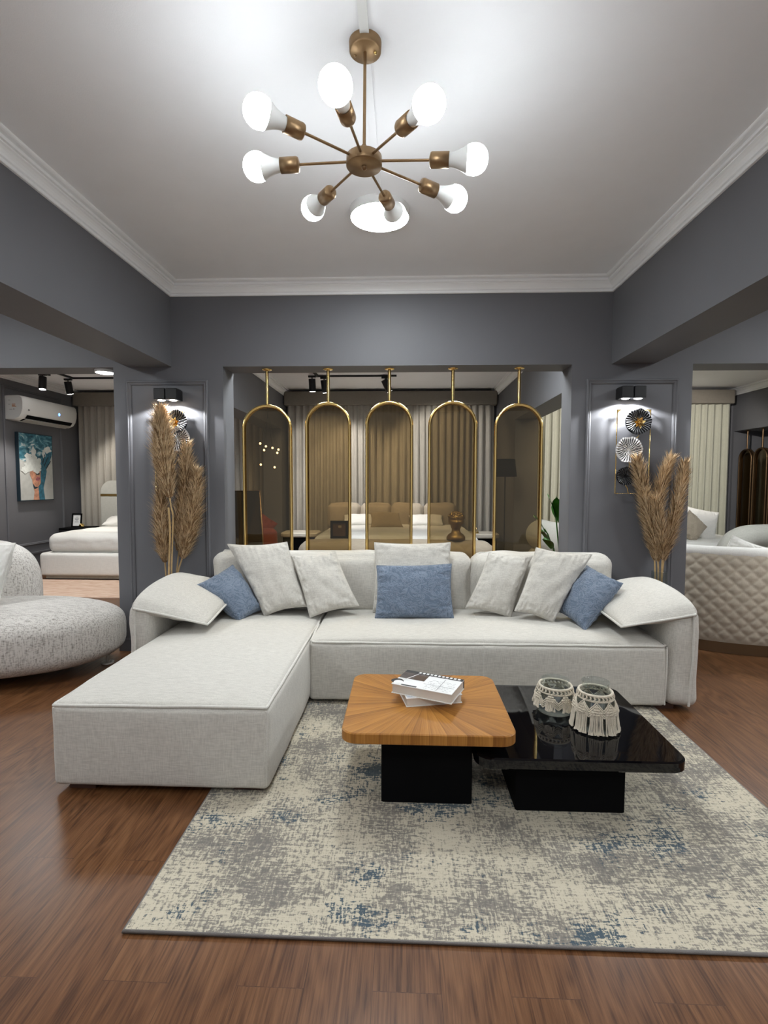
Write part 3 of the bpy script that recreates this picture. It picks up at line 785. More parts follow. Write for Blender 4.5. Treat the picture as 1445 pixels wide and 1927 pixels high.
# arms: outer slab and the cushion folded over it
def arm(sx, x0, x1, lab):
    a = obj('arm', MB().soft((min(x0, x1), 3.118, .028), (max(x0, x1), 4.05, .630), .055, (.006, .006, 0), (8, 20, 12), .012, 7, seed=sx), 'fab', sofa)
    xm = x1 - sx * .055
    pipe('piping', [wob(p, .004) for p in seg((xm, 3.112, .610), (xm + sx * .004, 3.111, .30), 8) + seg((xm, 3.113, .26), (xm - sx * .012, 3.114, .04), 6)], .0075, a)
    return a
arm(1, 1.616, 1.806, 'R'); arm(-1, -1.580, -1.740, 'L')
def armcush(of, inf, inb, ob, seed):
    # cushion folded over the arm: full and rounded on the outside, piped edge round front, inside and back
    of, inf, inb, ob = map(Vector, (of, inf, inb, ob))
    m = MB(); NV_, NS = 30, 40
    cr_ = []
    def sec(v, s_):
        I = inf.lerp(inb, v); O = of.lerp(ob, v)
        ax = (O - I).normalized(); u_ = Vector((0, 1, 0)).cross(ax); u_ = u_ if u_.z > 0 else -u_
        g = max(0.0, math.sin(PI * v)) ** .42
        if s_ < .42: t = s_ / .42; p = I.lerp(O, t); h = .112 * math.sin(PI * .5 * min(1, t * 1.05)) ** .62
        elif s_ <= .58:
            an = PI / 2 - PI * (s_ - .42) / .16; return O + (ax * math.cos(an) * .055 + u_ * math.sin(an) * (.112 if an > 0 else .075)) * g
        else: t = (1 - s_) / .42; p = I.lerp(O, t); h = -.085 * math.sin(PI * .5 * min(1, t * 1.05)) ** .62
        k = noise.noise(Vector((t * 4 + seed, v * 4, h * 9))) * .012 + noise.noise(Vector((t * 11 + seed, v * 5, h * 9))) * .010 * math.exp(-v * 5)
        return p + u_ * (h + k * math.sin(PI * t)) * g
    m.surf(lambda u, v: sec(u, v), NV_, NS, 0, False, True)
    cs_ = obj('arm_cushion', m, 'fab', sofa)
    brd = [of.lerp(inf, i / 14) for i in range(15)] + [inf.lerp(inb, i / 20) for i in range(1, 21)] + [inb.lerp(ob, i / 10) for i in range(1, 11)]
    pipe('piping', [wob(p, .006) for p in brd], .0075, cs_)
armcush((1.758, 3.100, .612), (1.325, 3.120, .525), (1.290, 3.86, .590), (1.735, 3.90, .640), 2)
armcush((-1.690, 3.100, .608), (-1.225, 3.120, .507), (-1.235, 3.86, .595), (-1.680, 3.90, .640), 8)
# back
obj('back_frame', MB().soft((-1.73, 3.955, .028), (1.785, 4.068, .56), .03, (0, 0, 0), (20, 4, 8)), 'fab', sofa)
for x0, x1, sd in ((-1.475, .514, 1), (.522, 1.560, 5)):
    bc = obj('back_cushion', MB().soft((x0, 3.83, .40), (x1, 4.062, .852), .075, (.01, .035, .015), (26, 6, 12), .016, 4.5, seed=sd), 'fab', sofa)
    pipe('piping', [wob(p, .01) for p in seg((x0 + .004, 3.93, .45), (x0 + .004, 3.945, .78), 8) + seg((x0 + .07, 3.945, .862), (x1 - .07, 3.945, .862), 16) + seg((x1 - .004, 3.945, .78), (x1 - .004, 3.93, .45), 8)], .007, bc)
for x, y in ((-1.46, 2.26), (-.70, 2.26), (-1.46, 3.8), (1.62, 3.22), (1.62, 3.9), (-.45, 3.25)):
    obj('foot', MB().box((x - .06, y - .05, .0 if not (-.9 < x < 1.6) else .013), (x + .06, y + .05, .034)), 'foot', sofa)

# ---- cushions lying on the sofa
def cushion(TL, TR, BR, BL, T, mat, label, seed, group, pinch=.06, ex=.42, wr=.011):
    m = MB().pillow(TL, TR, BR, BL, T, pinch, 44, wr, seed, ex=ex)
    o = obj('cushion', m, mat)
    tag(o, label, 'cushion', group)
    r = obj('seam', MB().tube(m.border, .0032, 6, True), mat, o)
    return o
GC, GB = 'cream cushions along the sofa back', 'blue cushions on the sofa'
cushion((-1.327, 3.792, .931), (-.876, 3.80, .949), (-.692, 3.640, .500), (-.998, 3.60, .436), .17, 'fab', 'big cream square cushion leaning left of centre, behind the left blue one', 11, GC, .07)
cushion((-.844, 3.775, .849), (-.509, 3.785, .885), (-.316, 3.612, .516), (-.663, 3.575, .436), .15, 'fab', 'smaller cream cushion tilted beside the big left one', 12, GC, .07)
cushion((-.217, 3.795, .950), (.348, 3.796, .954), (.354, 3.690, .455), (-.221, 3.688, .455), .13, 'fab', 'cream cushion standing upright at the centre behind the blue lumbar one', 13, GC, .05)
cushion((-.193, 3.660, .800), (.345, 3.664, .816), (.352, 3.535, .452), (-.197, 3.533, .447), .14, 'swirl', 'blue rectangular swirl cushion at the centre of the sofa', 14, GB, .05)
cushion((.629, 3.770, .886), (.944, 3.765, .862), (.760, 3.600, .445), (.444, 3.628, .505), .15, 'fab', 'smaller cream cushion tilted right of centre, nearest the blue lumbar one', 15, GC, .07)
cushion((.955, 3.705, .933), (1.347, 3.685, .889), (1.024, 3.490, .442), (.770, 3.525, .515), .17, 'fab', 'big cream square cushion leaning beside the right blue one', 16, GC, .07)
cushion((1.323, 3.72, .804), (1.468, 3.45, .728), (1.178, 3.32, .440), (1.09, 3.60, .50), .20, 'swirl', 'blue swirl cushion propped against the right arm', 17, GB, .06)
cushion((-1.448, 3.50, .677), (-1.274, 3.75, .781), (-1.03, 3.66, .47), (-1.134, 3.45, .432), .20, 'swirl', 'blue swirl cushion propped against the left arm', 18, GB, .06)

# ================================================================ RUG
rg = obj('rug', MB().prism([(-.862, 1.478), (1.56, 1.478), (1.56, 3.62), (-.862, 3.62)], .001, .012), 'rug')
tag(rg, 'large cream and grey distressed rug with worn blue patches under the coffee tables', 'rug')
obj('binding', MB().tube([(-.862, 1.478, .007), (1.56, 1.478, .007), (1.56, 3.62, .007), (-.862, 3.62, .007)], .0068, 8, True), 'grey_edge', rg)

# ================================================================ COFFEE TABLES
ZT = .39
tb = thing('coffee_table', 'square wooden coffee table with a sunburst veneer top on a black block base', 'coffee table', (.105, 2.32, .012))
obj('table_top', MB().prism(rrect(-.252, .462, 2.000, 2.645, .062, 10), ZT - .046, ZT, bev=.004), sunburst_mat(0, 0), tb)
obj('base', MB().prism(rrect(-.092, .300, 2.145, 2.500, .008, 4), .012, ZT - .046, bev=.003), 'black', tb)
ZB = .282
tb = thing('coffee_table', 'low glossy black lacquer coffee table with a black block base', 'coffee table', (.72, 2.42, .012))
obj('table_top', MB().prism(rrect(.300, 1.158, 2.030, 2.800, .070, 12), ZB - .048, ZB, bev=.006), 'gloss', tb)
obj('base', MB().prism(rrect(.478, .935, 2.112, 2.58, .008, 4), .012, ZB - .048, bev=.003), 'black', tb)

# ---- books on the wooden table
def book(c, ang, w, d, z, t, label, covered, mats):
    c = Vector((c[0], c[1], 0)); ca, sa = math.cos(ang), math.sin(ang)
    P = lambda u, v, zz: (c.x + u * ca - v * sa, c.y + u * sa + v * ca, zz)
    th = thing('book', label, 'book', (c.x, c.y, z), 'books on the wooden coffee table')
    def blk(mb, u0, u1, v0, v1, z0, z1, mi=0):
        vs = [P(u0, v0, z0), P(u1, v0, z0), P(u1, v1, z0), P(u0, v1, z0), P(u0, v0, z1), P(u1, v0, z1), P(u1, v1, z1), P(u0, v1, z1)]
        mb.add(vs, [(0, 3, 2, 1), (4, 5, 6, 7), (0, 1, 5, 4), (1, 2, 6, 5), (2, 3, 7, 6), (3, 0, 4, 7)], mi)
    k = .003
    pg = MB(); blk(pg, -w / 2 + .004, w / 2 - .004, -d / 2 + .004, d / 2 - .002, z + k, z + t - k)
    obj('page_block', pg, 'paper', th)
    cv = MB()
    blk(cv, -w / 2, w / 2, -d / 2, d / 2, z, z + k); blk(cv, -w / 2, w / 2, -d / 2, d / 2, z + t - k, z + t)
    blk(cv, -w / 2, w / 2, d / 2 - .003, d / 2, z, z + t, 1 if covered else 0)
    e = z + t + .0004
    def rect(u0, u1, v0, v1, mi, lift=0.0): cv.flat([P(u0, v0, e + lift), P(u1, v0, e + lift), P(u1, v1, e + lift), P(u0, v1, e + lift)], mi)
    if covered:
        # photograph on the left half, written page on the right, film-strip edge along the spine
        rect(-w / 2, w / 2, d / 2 - .030, d / 2, 1)
        for i in range(11): rect(-w / 2 + .068 + i * .0195, -w / 2 + .080 + i * .0195, d / 2 - .020, d / 2 - .004, 0, .0003)
        rect(-w / 2, -w / 2 + .128, d / 2 - .105, d / 2 - .030, 3)
        rect(-w / 2 + .07, -w / 2 + .125, d / 2 - .10, d / 2 - .045, 4, .0002)
        cv.add([P(-w / 2 + .012 + .03 * math.cos(q), -d / 2 + .042 + .028 * math.sin(q), e + .0002) for q in [2 * PI * i / 20 for i in range(20)]], [tuple(range(20))], 1)
        cv.add([P(-w / 2 + .022 + .022 * math.cos(q), -d / 2 + .030 + .022 * math.sin(q), e + .0004) for q in [2 * PI * i / 20 for i in range(20)] if -w / 2 + .022 + .022 * math.cos(q) > -w / 2], [tuple(range(len([1 for q in [2 * PI * i / 20 for i in range(20)] if .022 + .022 * math.cos(q) > 0])))], 0)
        rect(-w / 2 + .045, -w / 2 + .12, -d / 2 + .004, -d / 2 + .016, 1, .0002)
        cv.flat([P(-w / 2 + .03, -d / 2 + .06, e + .0006), P(-w / 2 + .036, -d / 2 + .058, e + .0006), P(-w / 2 + .075, d / 2 - .03, e + .0006), P(-w / 2 + .071, d / 2 - .03, e + .0006)], 0)
        cv.flat([P(-w / 2 + .02, -d / 2 + .075, e + .0006), P(-w / 2 + .02, -d / 2 + .081, e + .0006), P(-w / 2 + .115, -d / 2 + .062, e + .0006), P(-w / 2 + .115, -d / 2 + .058, e + .0006)], 0)
        rnd = random.Random(4)
        for rw in range(7):
            u = -w / 2 + .150
            vv = -d / 2 + .014 + rw * .0165
            while u < w / 2 - .020:
                l = rnd.uniform(.004, .014)
                if rnd.random() < .78: 
                    s_ = rnd.uniform(-.004, .004)
                    cv.flat([P(u, vv, e + .0002), P(u + l, vv + s_, e + .0002), P(u + l, vv + s_ + .0022, e + .0002), P(u, vv + .0022, e + .0002)], 2)
                u += l + .004
        rect(-w / 2 + .135, w / 2 - .01, -d / 2 + .060, -d / 2 + .0625, 2, .0003); rect(-w / 2 + .212, -w / 2 + .2145, -d / 2 + .01, d / 2 - .04, 2, .0003)
    else:
        rect(-w / 2 + .006, -w / 2 + .07, -d / 2 + .008, d / 2 - .008, 5)
        for i in range(9): rect(-w / 2 + .08 + i * .016, -w / 2 + .09 + i * .016, -d / 2 + .010, -d / 2 + .018, 1, .0002)
    obj('cover', cv, ['cover_white', 'ink', 'ink_grey', 'photo_brown', 'dark_frame', 'photo_blue'], th)
book((.125, 2.365), .22, .262, .180, ZT, .040, 'white hardback book lying turned at the bottom of the small stack', False, None)
book((.118, 2.340), -.41, .290, .190, ZT + .040, .044, 'thick white book with a black and white photo cover on top of the stack', True, None)

# ---- glass jars in macrame sleeves
def jar(cx, cy, r, h, neck, label, long_fringe, seed):
    rnd = random.Random(seed); z = ZB
    t = thing('lantern_jar', label, 'jar', (cx, cy, z), 'macrame jars on the black table')
    g = MB()
    zs = h - (.044 if long_fringe else .030)
    g.lathe([(0, .001), (r * .90, .001), (r, .012), (r, zs * .55), (r * .93, zs * .82), (neck + .002, zs), (neck, zs + .010), (neck, h - .006), (neck + .004, h - .002), (neck + .002, h), (neck - .003, h - .002),
             (neck - .003, zs + .01), (neck - .001, zs), (r * .90, zs * .80), (r - .004, zs * .55), (r - .004, .014), (r * .88, .006), (0, .006)], (cx, cy, z), 40)
    obj('glass', g, 'clear_glass', t)
    m = MB()
    R = lambda zz: (r + .006) if zz < zs * .55 else (r + .006) + (neck + .012 - r - .006) * min(1, (zz - zs * .55) / (zs * .47))
    pt = lambda a, zz, o=0: (cx + (R(zz) + o) * math.cos(a), cy + (R(zz) + o) * math.sin(a), z + zz)
    ring = lambda zz, rr: m.tube([pt(2 * PI * i / 40, zz) for i in range(40)], rr, 8, True)
    zt = zs - .002
    ring(zt, .0065)
    ring(zt - .022, .0045)
    n = 9 if long_fringe else 8
    for i in range(28):       # band of short cords between the two rings
        a = 2 * PI * i / 28; m.tube([pt(a, zt), pt(a + .1, zt - .011, .004), pt(a, zt - .022)], .0042, 6)
    zlo = zt * (.50 if long_fringe else .52)
    for i in range(n):        # chevrons and their knots
        a0 = 2 * PI * (i + .35) / n; da = PI / n
        for k in range(4):
            zz = zt - .024 - k * .010
            top = zz; bot = zz - .034
            m.tube([pt(a0 - da, bot), pt(a0 - da * .5, (top + bot) / 2, .003), pt(a0, top, .002), pt(a0 + da * .5, (top + bot) / 2, .003), pt(a0 + da, bot)], .0036 if k % 2 else .0029, 6)
        for k in range(4):
            for q in range(-k if k < 3 else -1, (k if k < 3 else 1) + 1):
                aa = a0 + q * da * .26; zz = zlo + .020 - (k - 2) * .010
                m.lathe([(0, -.006), (.0055, -.002), (.0055, .003), (0, .006)], pt(aa, zz, .003), 8)
        nf = 9 if long_fringe else 7
        for q in range(nf):
            u = (q / (nf - 1) - .5); aa = a0 + u * da * (1.5 if long_fringe else .95)
            ztop = zlo + .012 - abs(u) * -.02; zbot = (.004 if long_fringe else .030) + rnd.uniform(0, .008)
            fl = .012 if long_fringe else .010
            m.tube([pt(aa, ztop, .002), pt(aa + rnd.uniform(-.02, .02), (ztop + zbot) / 2, .005), pt(aa + rnd.uniform(-.02, .02), zbot + .014, fl * .8), pt(aa + rnd.uniform(-.03, .03), zbot, fl)], [.0031, .0031, .0029, .0056], 6)
    obj('macrame_sleeve', m, 'macrame', t)
jar(.748, 2.490, .088, .160, .062, 'glass jar in a short macrame sleeve with tassels, the left one on the black table', False, 3)
jar(.880, 2.325, .088, .215, .058, 'glass jar in a long fringed macrame sleeve, the right one on the black table', True, 5)

# ================================================================ HANGING ARCHES IN THE OPENING
def arch_path(hw, z0, z1, n=20):
    """closed stadium outline in (x, z)"""
    pts = [(hw * math.cos(PI * i / n), z1 - hw + hw * math.sin(PI * i / n)) for i in range(n + 1)]
    pts += [(-hw * math.cos(PI * i / n), z0 + hw - hw * math.sin(PI * i / n)) for i in range(n + 1)]
    return pts
def hanging_arch(cx, cy, hw, z0, z1, ztop, label, group, turn=0.0, ax='y', frame='gold', pane='bronze_glass'):
    t = thing('hanging_arch_panel', label, 'decorative panel', (cx, cy, 0.0), group)
    ca, sa = math.cos(turn), math.sin(turn)
    P = lambda u, y, z: (cx + u * ca - y * sa, cy + u * sa + y * ca, z)
    fr = MB()
    pth = arch_path(hw - .009, z0, z1)
    for y in (-.026, .026): fr.tube([P(u, y, z) for u, z in pth], .0120, 10, True)
    n = len(pth)
    band = [P(u, y, z) for u, z in arch_path(hw - .004, z0 + .003, z1 - .003) for y in (-.022, .022)]
    band2 = [P(u, y, z) for u, z in arch_path(hw - .016, z0 + .010, z1 - .010) for y in (-.022, .022)]
    for bnd in (band, band2): fr.add(bnd, [(2 * i, 2 * ((i + 1) % n), 2 * ((i + 1) % n) + 1, 2 * i + 1) for i in range(n)], 0, True)
    obj('frame', fr, frame, t)
    pn = MB(); pp = arch_path(hw - .015, z0 + .009, z1 - .009); k = len(pp)
    pn.add([P(u, -.004, z) for u, z in pp] + [P(u, .004, z) for u, z in pp], [tuple(range(k)), tuple(reversed(range(k, 2 * k)))])
    obj('pane', pn, pane, t)
    obj('rod', MB().cyl((cx, cy, z1 - .004), (cx, cy, ztop), .0135, n=16), frame, t)
    obj('lower_rod', MB().cyl((cx, cy, 0), (cx, cy, z0 + .004), .0135, n=16), frame, t)
    obj('flange', MB().lathe([(.0135, -.012), (.030, -.010), (.040, -.006), (.040, 0)], (cx, cy, ztop), 28), frame, t)
    obj('collar', MB().lathe([(.0135, .012), (.030, .008), (.034, .002), (.028, -.006)], (cx, cy, z1 + .002), 24), frame, t)
    return t
GA = 'gold framed arches hanging behind the sofa'
for x, hw, z1, lab, tn in ((-1.121, .198, 2.020, 'gold framed bronze glass arch hanging first from the left in the opening', .16),
                       (-.619, .184, 2.038, 'gold framed bronze glass arch hanging second from the left in the opening', .03),
                       (-.120, .191, 2.046, 'gold framed bronze glass arch hanging in the middle of the opening', 0),
                       (.392, .194, 2.042, 'gold framed bronze glass arch hanging second from the right in the opening', -.03),
                       (.922, .189, 2.022, 'gold framed bronze glass arch hanging first from the right in the opening', -.12)):
    hanging_arch(x, 4.20, hw, .20, z1, ZL, lab, GA, tn)

# ================================================================ WALL ART ON THE PIERS
def wall_art(x0, x1, z0, z1, leaves, label, ring):
    y = YW - .045
    t = thing('metal_wall_art', label, 'wall decoration', ((x0 + x1) / 2, YW, z0), 'metal leaf wall decorations')
    fr = MB(); r = .0042
    c = [(x0, y, z0), (x1, y, z0), (x1, y, z1), (x0, y, z1)]
    fr.tube(c, r, 8, True)
    for (px, pz) in ((x0 + .02, z1), (x1 - .02, z1), (x0 + .02, z0), (x1 - .02, z0)): fr.cyl((px, y, pz), (px, YW, pz), .004, n=8)
    for s, px in ((1, x0), (-1, x1)): fr.add([(px, y - .003, z1), (px + s * .030, y - .003, z1), (px, y - .003, z1 - .030)], [(0, 1, 2)])
    obj('frame', fr, 'gold' if ring else 'gold', t)
    for i, (lx, lz, rad, mat) in enumerate(leaves):
        lf = MB(); nA = 120; nR = 10; rnd = random.Random(int(lx * 1000) + i)
        ph = [rnd.uniform(0, 6.28) for _ in range(3)]
        br = [rnd.uniform(-.35, .35) for _ in range(nA)]
        lfn = 0
        def P(a, q):
            rr = rad * q * (1 + .035 * math.sin(6 * a + ph[0]) + .02 * math.sin(9 * a + ph[1]))
            k = 1 if q < .45 else 2
            rib = .5 + .5 * math.sin(a * 15 * k + 1.2 * math.sin(q * 9 + a * 3))
            dep = .014 * q * q * (1 + .5 * math.sin(3 * a + ph[2])) + .0065 * rib * min(1, q * 3) * (1 if q < .97 else .3)
            return (lx + rr * math.cos(a), y - .012 - dep, lz + rr * math.sin(a))
        lf.surf(lambda u, v: P(2 * PI * u, v), 264, nR, 0, True)
        for fi, f in enumerate(lf.f):          # cut slits between the ribs
            iu, iv = divmod(fi, nR - 1); q = (iv + .5) / (nR - 1); k = 1 if q < .45 else 2
            aa = 2 * PI * (iu + .5) / 264; s_ = .5 + .5 * math.sin(aa * 15 * k + 1.2 * math.sin(q * 9 + aa * 3))
            if mat == 'leafdisc_silver' and s_ < .40 and .14 < q < .93: lf.m[fi] = 1
            if mat != 'leafdisc_silver' and s_ > .84 and q > .2: lf.m[fi] = 1
        lf.surf(lambda u, v: (lx + rad * v * .98 * math.cos(2 * PI * u), y - .006, lz + rad * v * .98 * math.sin(2 * PI * u)), 40, 3, 0, True)
        o = obj('leaf_disc', lf, [mat, 'blackm' if mat == 'leafdisc_silver' else 'leafdisc_grey'], t)
        if i == 0:
            fl = MB()
            for k in range(7):
                a = 2 * PI * k / 7 + .3; L = .046
                d = Vector((math.cos(a), 0, math.sin(a))); s_ = Vector((-d.z, 0, d.x)); b0 = Vector((lx, y - .022, lz - .01))
                fl.add([b0, b0 + d * L * .55 + s_ * .012 + Vector((0, -.018, 0)), b0 + d * L + Vector((0, -.026, 0)), b0 + d * L * .55 - s_ * .012 + Vector((0, -.018, 0)), b0 + d * L * .5 + Vector((0, -.010, 0))],
                       [(0, 1, 4), (1, 2, 4), (2, 3, 4), (3, 0, 4)])
            fl.lathe([(0, -.010), (.009, -.004), (.009, .004), (0, .010)], (lx, y - .034, lz - .01), 10)
            obj('blossom', fl, 'gold', o)
    st = MB()
    for i in range(len(leaves)):
        lx, lz, rad, _ = leaves[i]
        if i + 1 < len(leaves):
            nx, nz_, nr, _ = leaves[i + 1]
            st.tube([(lx + .012, y, lz - rad * .9), (lx + .014, y, (lz + nz_) / 2), (nx + .03, y - .004, nz_ + nr * .6)], .0035, 6)
        else: st.tube([(lx, y, lz - rad * .9), (lx + .02, y, lz - rad - .02), (lx + .03, y, z0)], .0035, 6)
    obj('stem', st, 'gold', t)
wall_art(1.640, 1.893, 1.318, 1.962, [(1.795, 1.868, .097, 'leafdisc_black'), (1.729, 1.655, .099, 'leafdisc_silver'), (1.712, 1.452, .070, 'leafdisc_black')],
         'gold framed wall art of two black leaves and one silver leaf on the right pier', True)
wall_art(-1.990, -1.752, 1.318, 1.962, [(-1.815, 1.875, .095, 'leafdisc_black'), (-1.800, 1.740, .100, 'leafdisc_silver'), (-1.890, 1.452, .072, 'leafdisc_black')],
         'gold framed metal leaf wall art mostly hidden by pampas on the left pier', False)

# ================================================================ PAMPAS IN FLOOR VASES
def vase(x, y, r, h, label):
    m = MB()
    m.lathe([(0, .001), (r * .95, .001), (r, .006), (r, h * .5), (r * 1.02, h - .003), (r * 1.02, h), (r * .98, h), (r * .96, h * .5), (r * .96, .02), (0, .02)], (x, y, 0), 32)
    return tag(obj('floor_vase', m, 'clear_glass'), label, 'vase', 'glass floor vases')
vase(1.957, 3.955, .058, .728, 'clear glass floor vase of pampas behind the right sofa arm')
vase(-1.845, 3.955, .058, .60, 'clear glass floor vase of pampas behind the left sofa arm')

def pampas(path, zstart, w, label, seed, group, n=520, dens=1.9, droop=.35, lean=(0, 0)):
    """path: points root to tip; plume covers the part from fraction zstart to the tip; w = half width"""
    rnd = random.Random(seed); P = [Vector(p) for p in path]
    # smooth curve through the points
    def cr(t):
        t = max(0, min(.9999, t)) * (len(P) - 1); i = int(t); f = t - i
        p0, p1, p2, p3 = P[max(i - 1, 0)], P[i], P[i + 1], P[min(i + 2, len(P) - 1)]
        return .5 * ((2 * p1) + (p2 - p0) * f + (2 * p0 - 5 * p1 + 4 * p2 - p3) * f * f + (3 * p1 - p0 - 3 * p2 + p3) * f ** 3)
    t_ = thing('pampas_stem', label, 'pampas grass', P[0], group)
    obj('stem', MB().tube([cr(i / 20 * min(1, zstart + .35)) for i in range(21)], .0062, 8), 'straw', t_)
    m = MB()
    L = sum((cr((i + 1) / 30) - cr(i / 30)).length for i in range(30))
    prof = lambda q: w * (math.sin(PI * min(1, .10 + .90 * q ** .80)) ** .55 if q < .97 else .30) * (.55 + .45 * min(1, q * 3.0))
    # solid heart of the plume
    NU, NV = 40, 14
    def core(u, v):
        q = u; c = cr(zstart + (1 - zstart) * q * .97); tg = (cr(zstart + (1 - zstart) * q + .01) - cr(zstart + (1 - zstart) * q - .01)).normalized()
        a = tg.orthogonal().normalized(); b = tg.cross(a); an = 2 * PI * v
        k = prof(q) * .70 * (1 + .35 * noise.noise(Vector((math.cos(an) * 2, math.sin(an) * 2, q * 14 + seed))))
        if q < .02 or q > .985: k *= .25
        return c + (a * math.cos(an) + b * math.sin(an)) * k
    m.surf(core, NU, NV, 2, False, True)
    for i in range(int(n * dens)):
        q = rnd.random() ** .9; tt = zstart + (1 - zstart) * q * .96
        c = cr(tt); tg = (cr(tt + .01) - cr(tt - .01)).normalized()
        a = tg.orthogonal().normalized(); b = tg.cross(a); an = rnd.uniform(0, 2 * PI)
        rad = (a * math.cos(an) + b * math.sin(an))
        wr = prof(q)
        s0 = c + rad * wr * rnd.uniform(.25, .70)
        ln = rnd.uniform(.05, .13) * (1.0 if q < .85 else .8)
        out = rnd.uniform(.28, .55)
        mid = s0 + (tg + rad * out).normalized() * ln * .55
        end = mid + (tg * (1 - droop * .5) + rad * (out + .10) + Vector((0, 0, -droop * rnd.uniform(0, .5)))).normalized() * ln * .5
        side = tg.cross(rad).normalized()
        wd = rnd.uniform(.0014, .0030)
        mi = rnd.choice((0, 0, 0, 1, 1, 2))
        sd = side * wd; rr = rad * wd * .6
        m.add([s0 - sd * .6, s0 + sd * .6, s0 + rr, mid - sd, mid + sd, mid + rr * 1.4, end], [(0, 1, 4, 3), (1, 2, 5, 4), (2, 0, 3, 5), (3, 4, 6), (4, 5, 6), (5, 3, 6)], mi)
    obj('plume', m, ['pamp_a', 'pamp_b', 'pamp_c'], t_)
    return t_
GR, GL = 'pampas stems in the right vase', 'pampas stems in the left vase'
vx, vy = 1.957, 3.955
pampas([(vx - .01, vy, .03), (vx - .03, vy + .01, .72), (1.90, 3.98, 1.0), (1.82, 3.98, 1.35), (1.765, 3.97, 1.575)], .30, .046, 'tan pampas plume leaning left over the metal leaves in the right vase', 21, GR, 900)
pampas([(vx + .005, vy + .02, .03), (vx, vy + .02, .72), (1.93, 3.99, 1.0), (1.96, 3.99, 1.35), (2.015, 3.97, 1.585)], .30, .048, 'tall tan pampas plume with wispy tip in the middle of the right vase', 22, GR, 900)
pampas([(vx + .02, vy, .03), (vx + .02, vy, .72), (2.02, 3.95, 1.0), (2.075, 3.94, 1.30), (2.100, 3.93, 1.545)], .30, .042, 'slim tan pampas plume at the right edge of the right vase', 23, GR, 850)
pampas([(vx - .02, vy - .02, .03), (vx - .02, vy - .02, .70), (1.90, 3.91, .92), (1.835, 3.90, 1.15), (1.800, 3.90, 1.310)], .33, .046, 'shorter bushy pampas plume at the front left of the right vase', 24, GR, 900)
pampas([(vx, vy - .03, .03), (vx + .00, vy - .03, .70), (1.935, 3.88, .90), (1.895, 3.87, 1.10), (1.862, 3.87, 1.255)], .36, .034, 'short pale pampas plume at the front of the right vase', 25, GR, 650)
vx = -1.845
pampas([(vx + .02, vy - .02, .03), (vx + .02, vy - .03, .60), (-1.79, 3.90, 1.10), (-1.80, 3.89, 1.22), (-1.855, 3.90, 1.62), (-1.880, 3.92, 1.955)], .635, .098, 'tallest broad brown pampas plume in the left vase', 31, GL, 1700, droop=.6)
pampas([(vx + .03, vy + .01, .03), (vx + .04, vy + .01, .60), (-1.77, 3.98, .95), (-1.72, 3.98, 1.30), (-1.700, 3.97, 1.690)], .42, .085, 'brown pampas plume right of the tallest one in the left vase', 32, GL, 1300, droop=.5)
pampas([(vx + .045, vy, .03), (vx + .05, vy, .60), (-1.73, 3.95, .85), (-1.650, 3.94, 1.15), (-1.605, 3.93, 1.490)], .44, .080, 'brown pampas plume spreading lowest to the right in the left vase', 33, GL, 1100, droop=.6)
pampas([(vx - .02, vy - .01, .03), (vx - .03, vy - .01, .60), (-1.880, 3.93, .85), (-1.895, 3.93, 1.15), (-1.880, 3.93, 1.50)], .40, .062, 'drooping brown pampas plume at the left of the left vase', 34, GL, 1000, droop=.7)
for x, y, x2, lab in ((vx - .005, 3.93, -1.815, 'bare straw stem in the left vase, left of the other bare one'),):
    t = obj('pampas_stem', MB().tube([(x, y, .03), (x, y, .60), (x2, 3.90, 1.02), (x2 - .003, 3.89, 1.20)], .0085, 8), 'straw'); tag(t, lab, 'pampas grass', GL)

# ================================================================ LEFT FRONT: BOUCLE SOFA
def blob(c, h, rotz, e1=.75, e2=.7, nu=72, nv=40, nzamp=.006, cut=None, tilt=0.0):
    m = MB(); c = Vector(c); R = Matrix.Rotation(rotz, 3, 'Z') @ Matrix.Rotation(tilt, 3, 'X')
    sp = lambda v, e: math.copysign(abs(v) ** e, v)
    def fn(u, v):
        a = 2 * PI * u; b = -PI / 2 + PI * v
        p = Vector((h[0] * sp(math.cos(b), e1) * sp(math.cos(a), e2), h[1] * sp(math.cos(b), e1) * sp(math.sin(a), e2), h[2] * sp(math.sin(b), e1)))
        p += p.normalized() * noise.noise(p * 2.2 + c) * nzamp
        return c + R @ p
    m.surf(fn, nu, nv, 0, True)
    return m
bs = thing('boucle_sofa', 'rounded speckled boucle sofa at the left edge of the view', 'sofa', (-3.05, 3.85, 0))
obj('seat', blob((-3.15, 3.555, .275), (1.05, .52, .228), .186, .52, .92), 'boucle', bs)
obj('backrest', blob((-3.58, 4.10, .46), (.50, .24, .45), .186, .70, .80), 'boucle', bs)
lg = MB()
for x, y in ((-2.55, 3.70), (-3.4, 3.55)): lg.cyl((x, y, 0), (x, y, .10), .022, n=14)
for x, y in ((-2.28, 3.80),): lg.cyl((x, y, 0), (x, y, .16), .014, n=14).cyl((x, y, 0), (x, y, .012), .045, n=20)
obj('leg', lg, 'plastic_grey', bs)
cushion((-3.28, 3.72, .955), (-2.86, 3.65, .945), (-2.91, 3.54, .535), (-3.30, 3.60, .535), .14, 'white_fab', 'cream cushion standing on the boucle sofa at the left edge', 41, None)

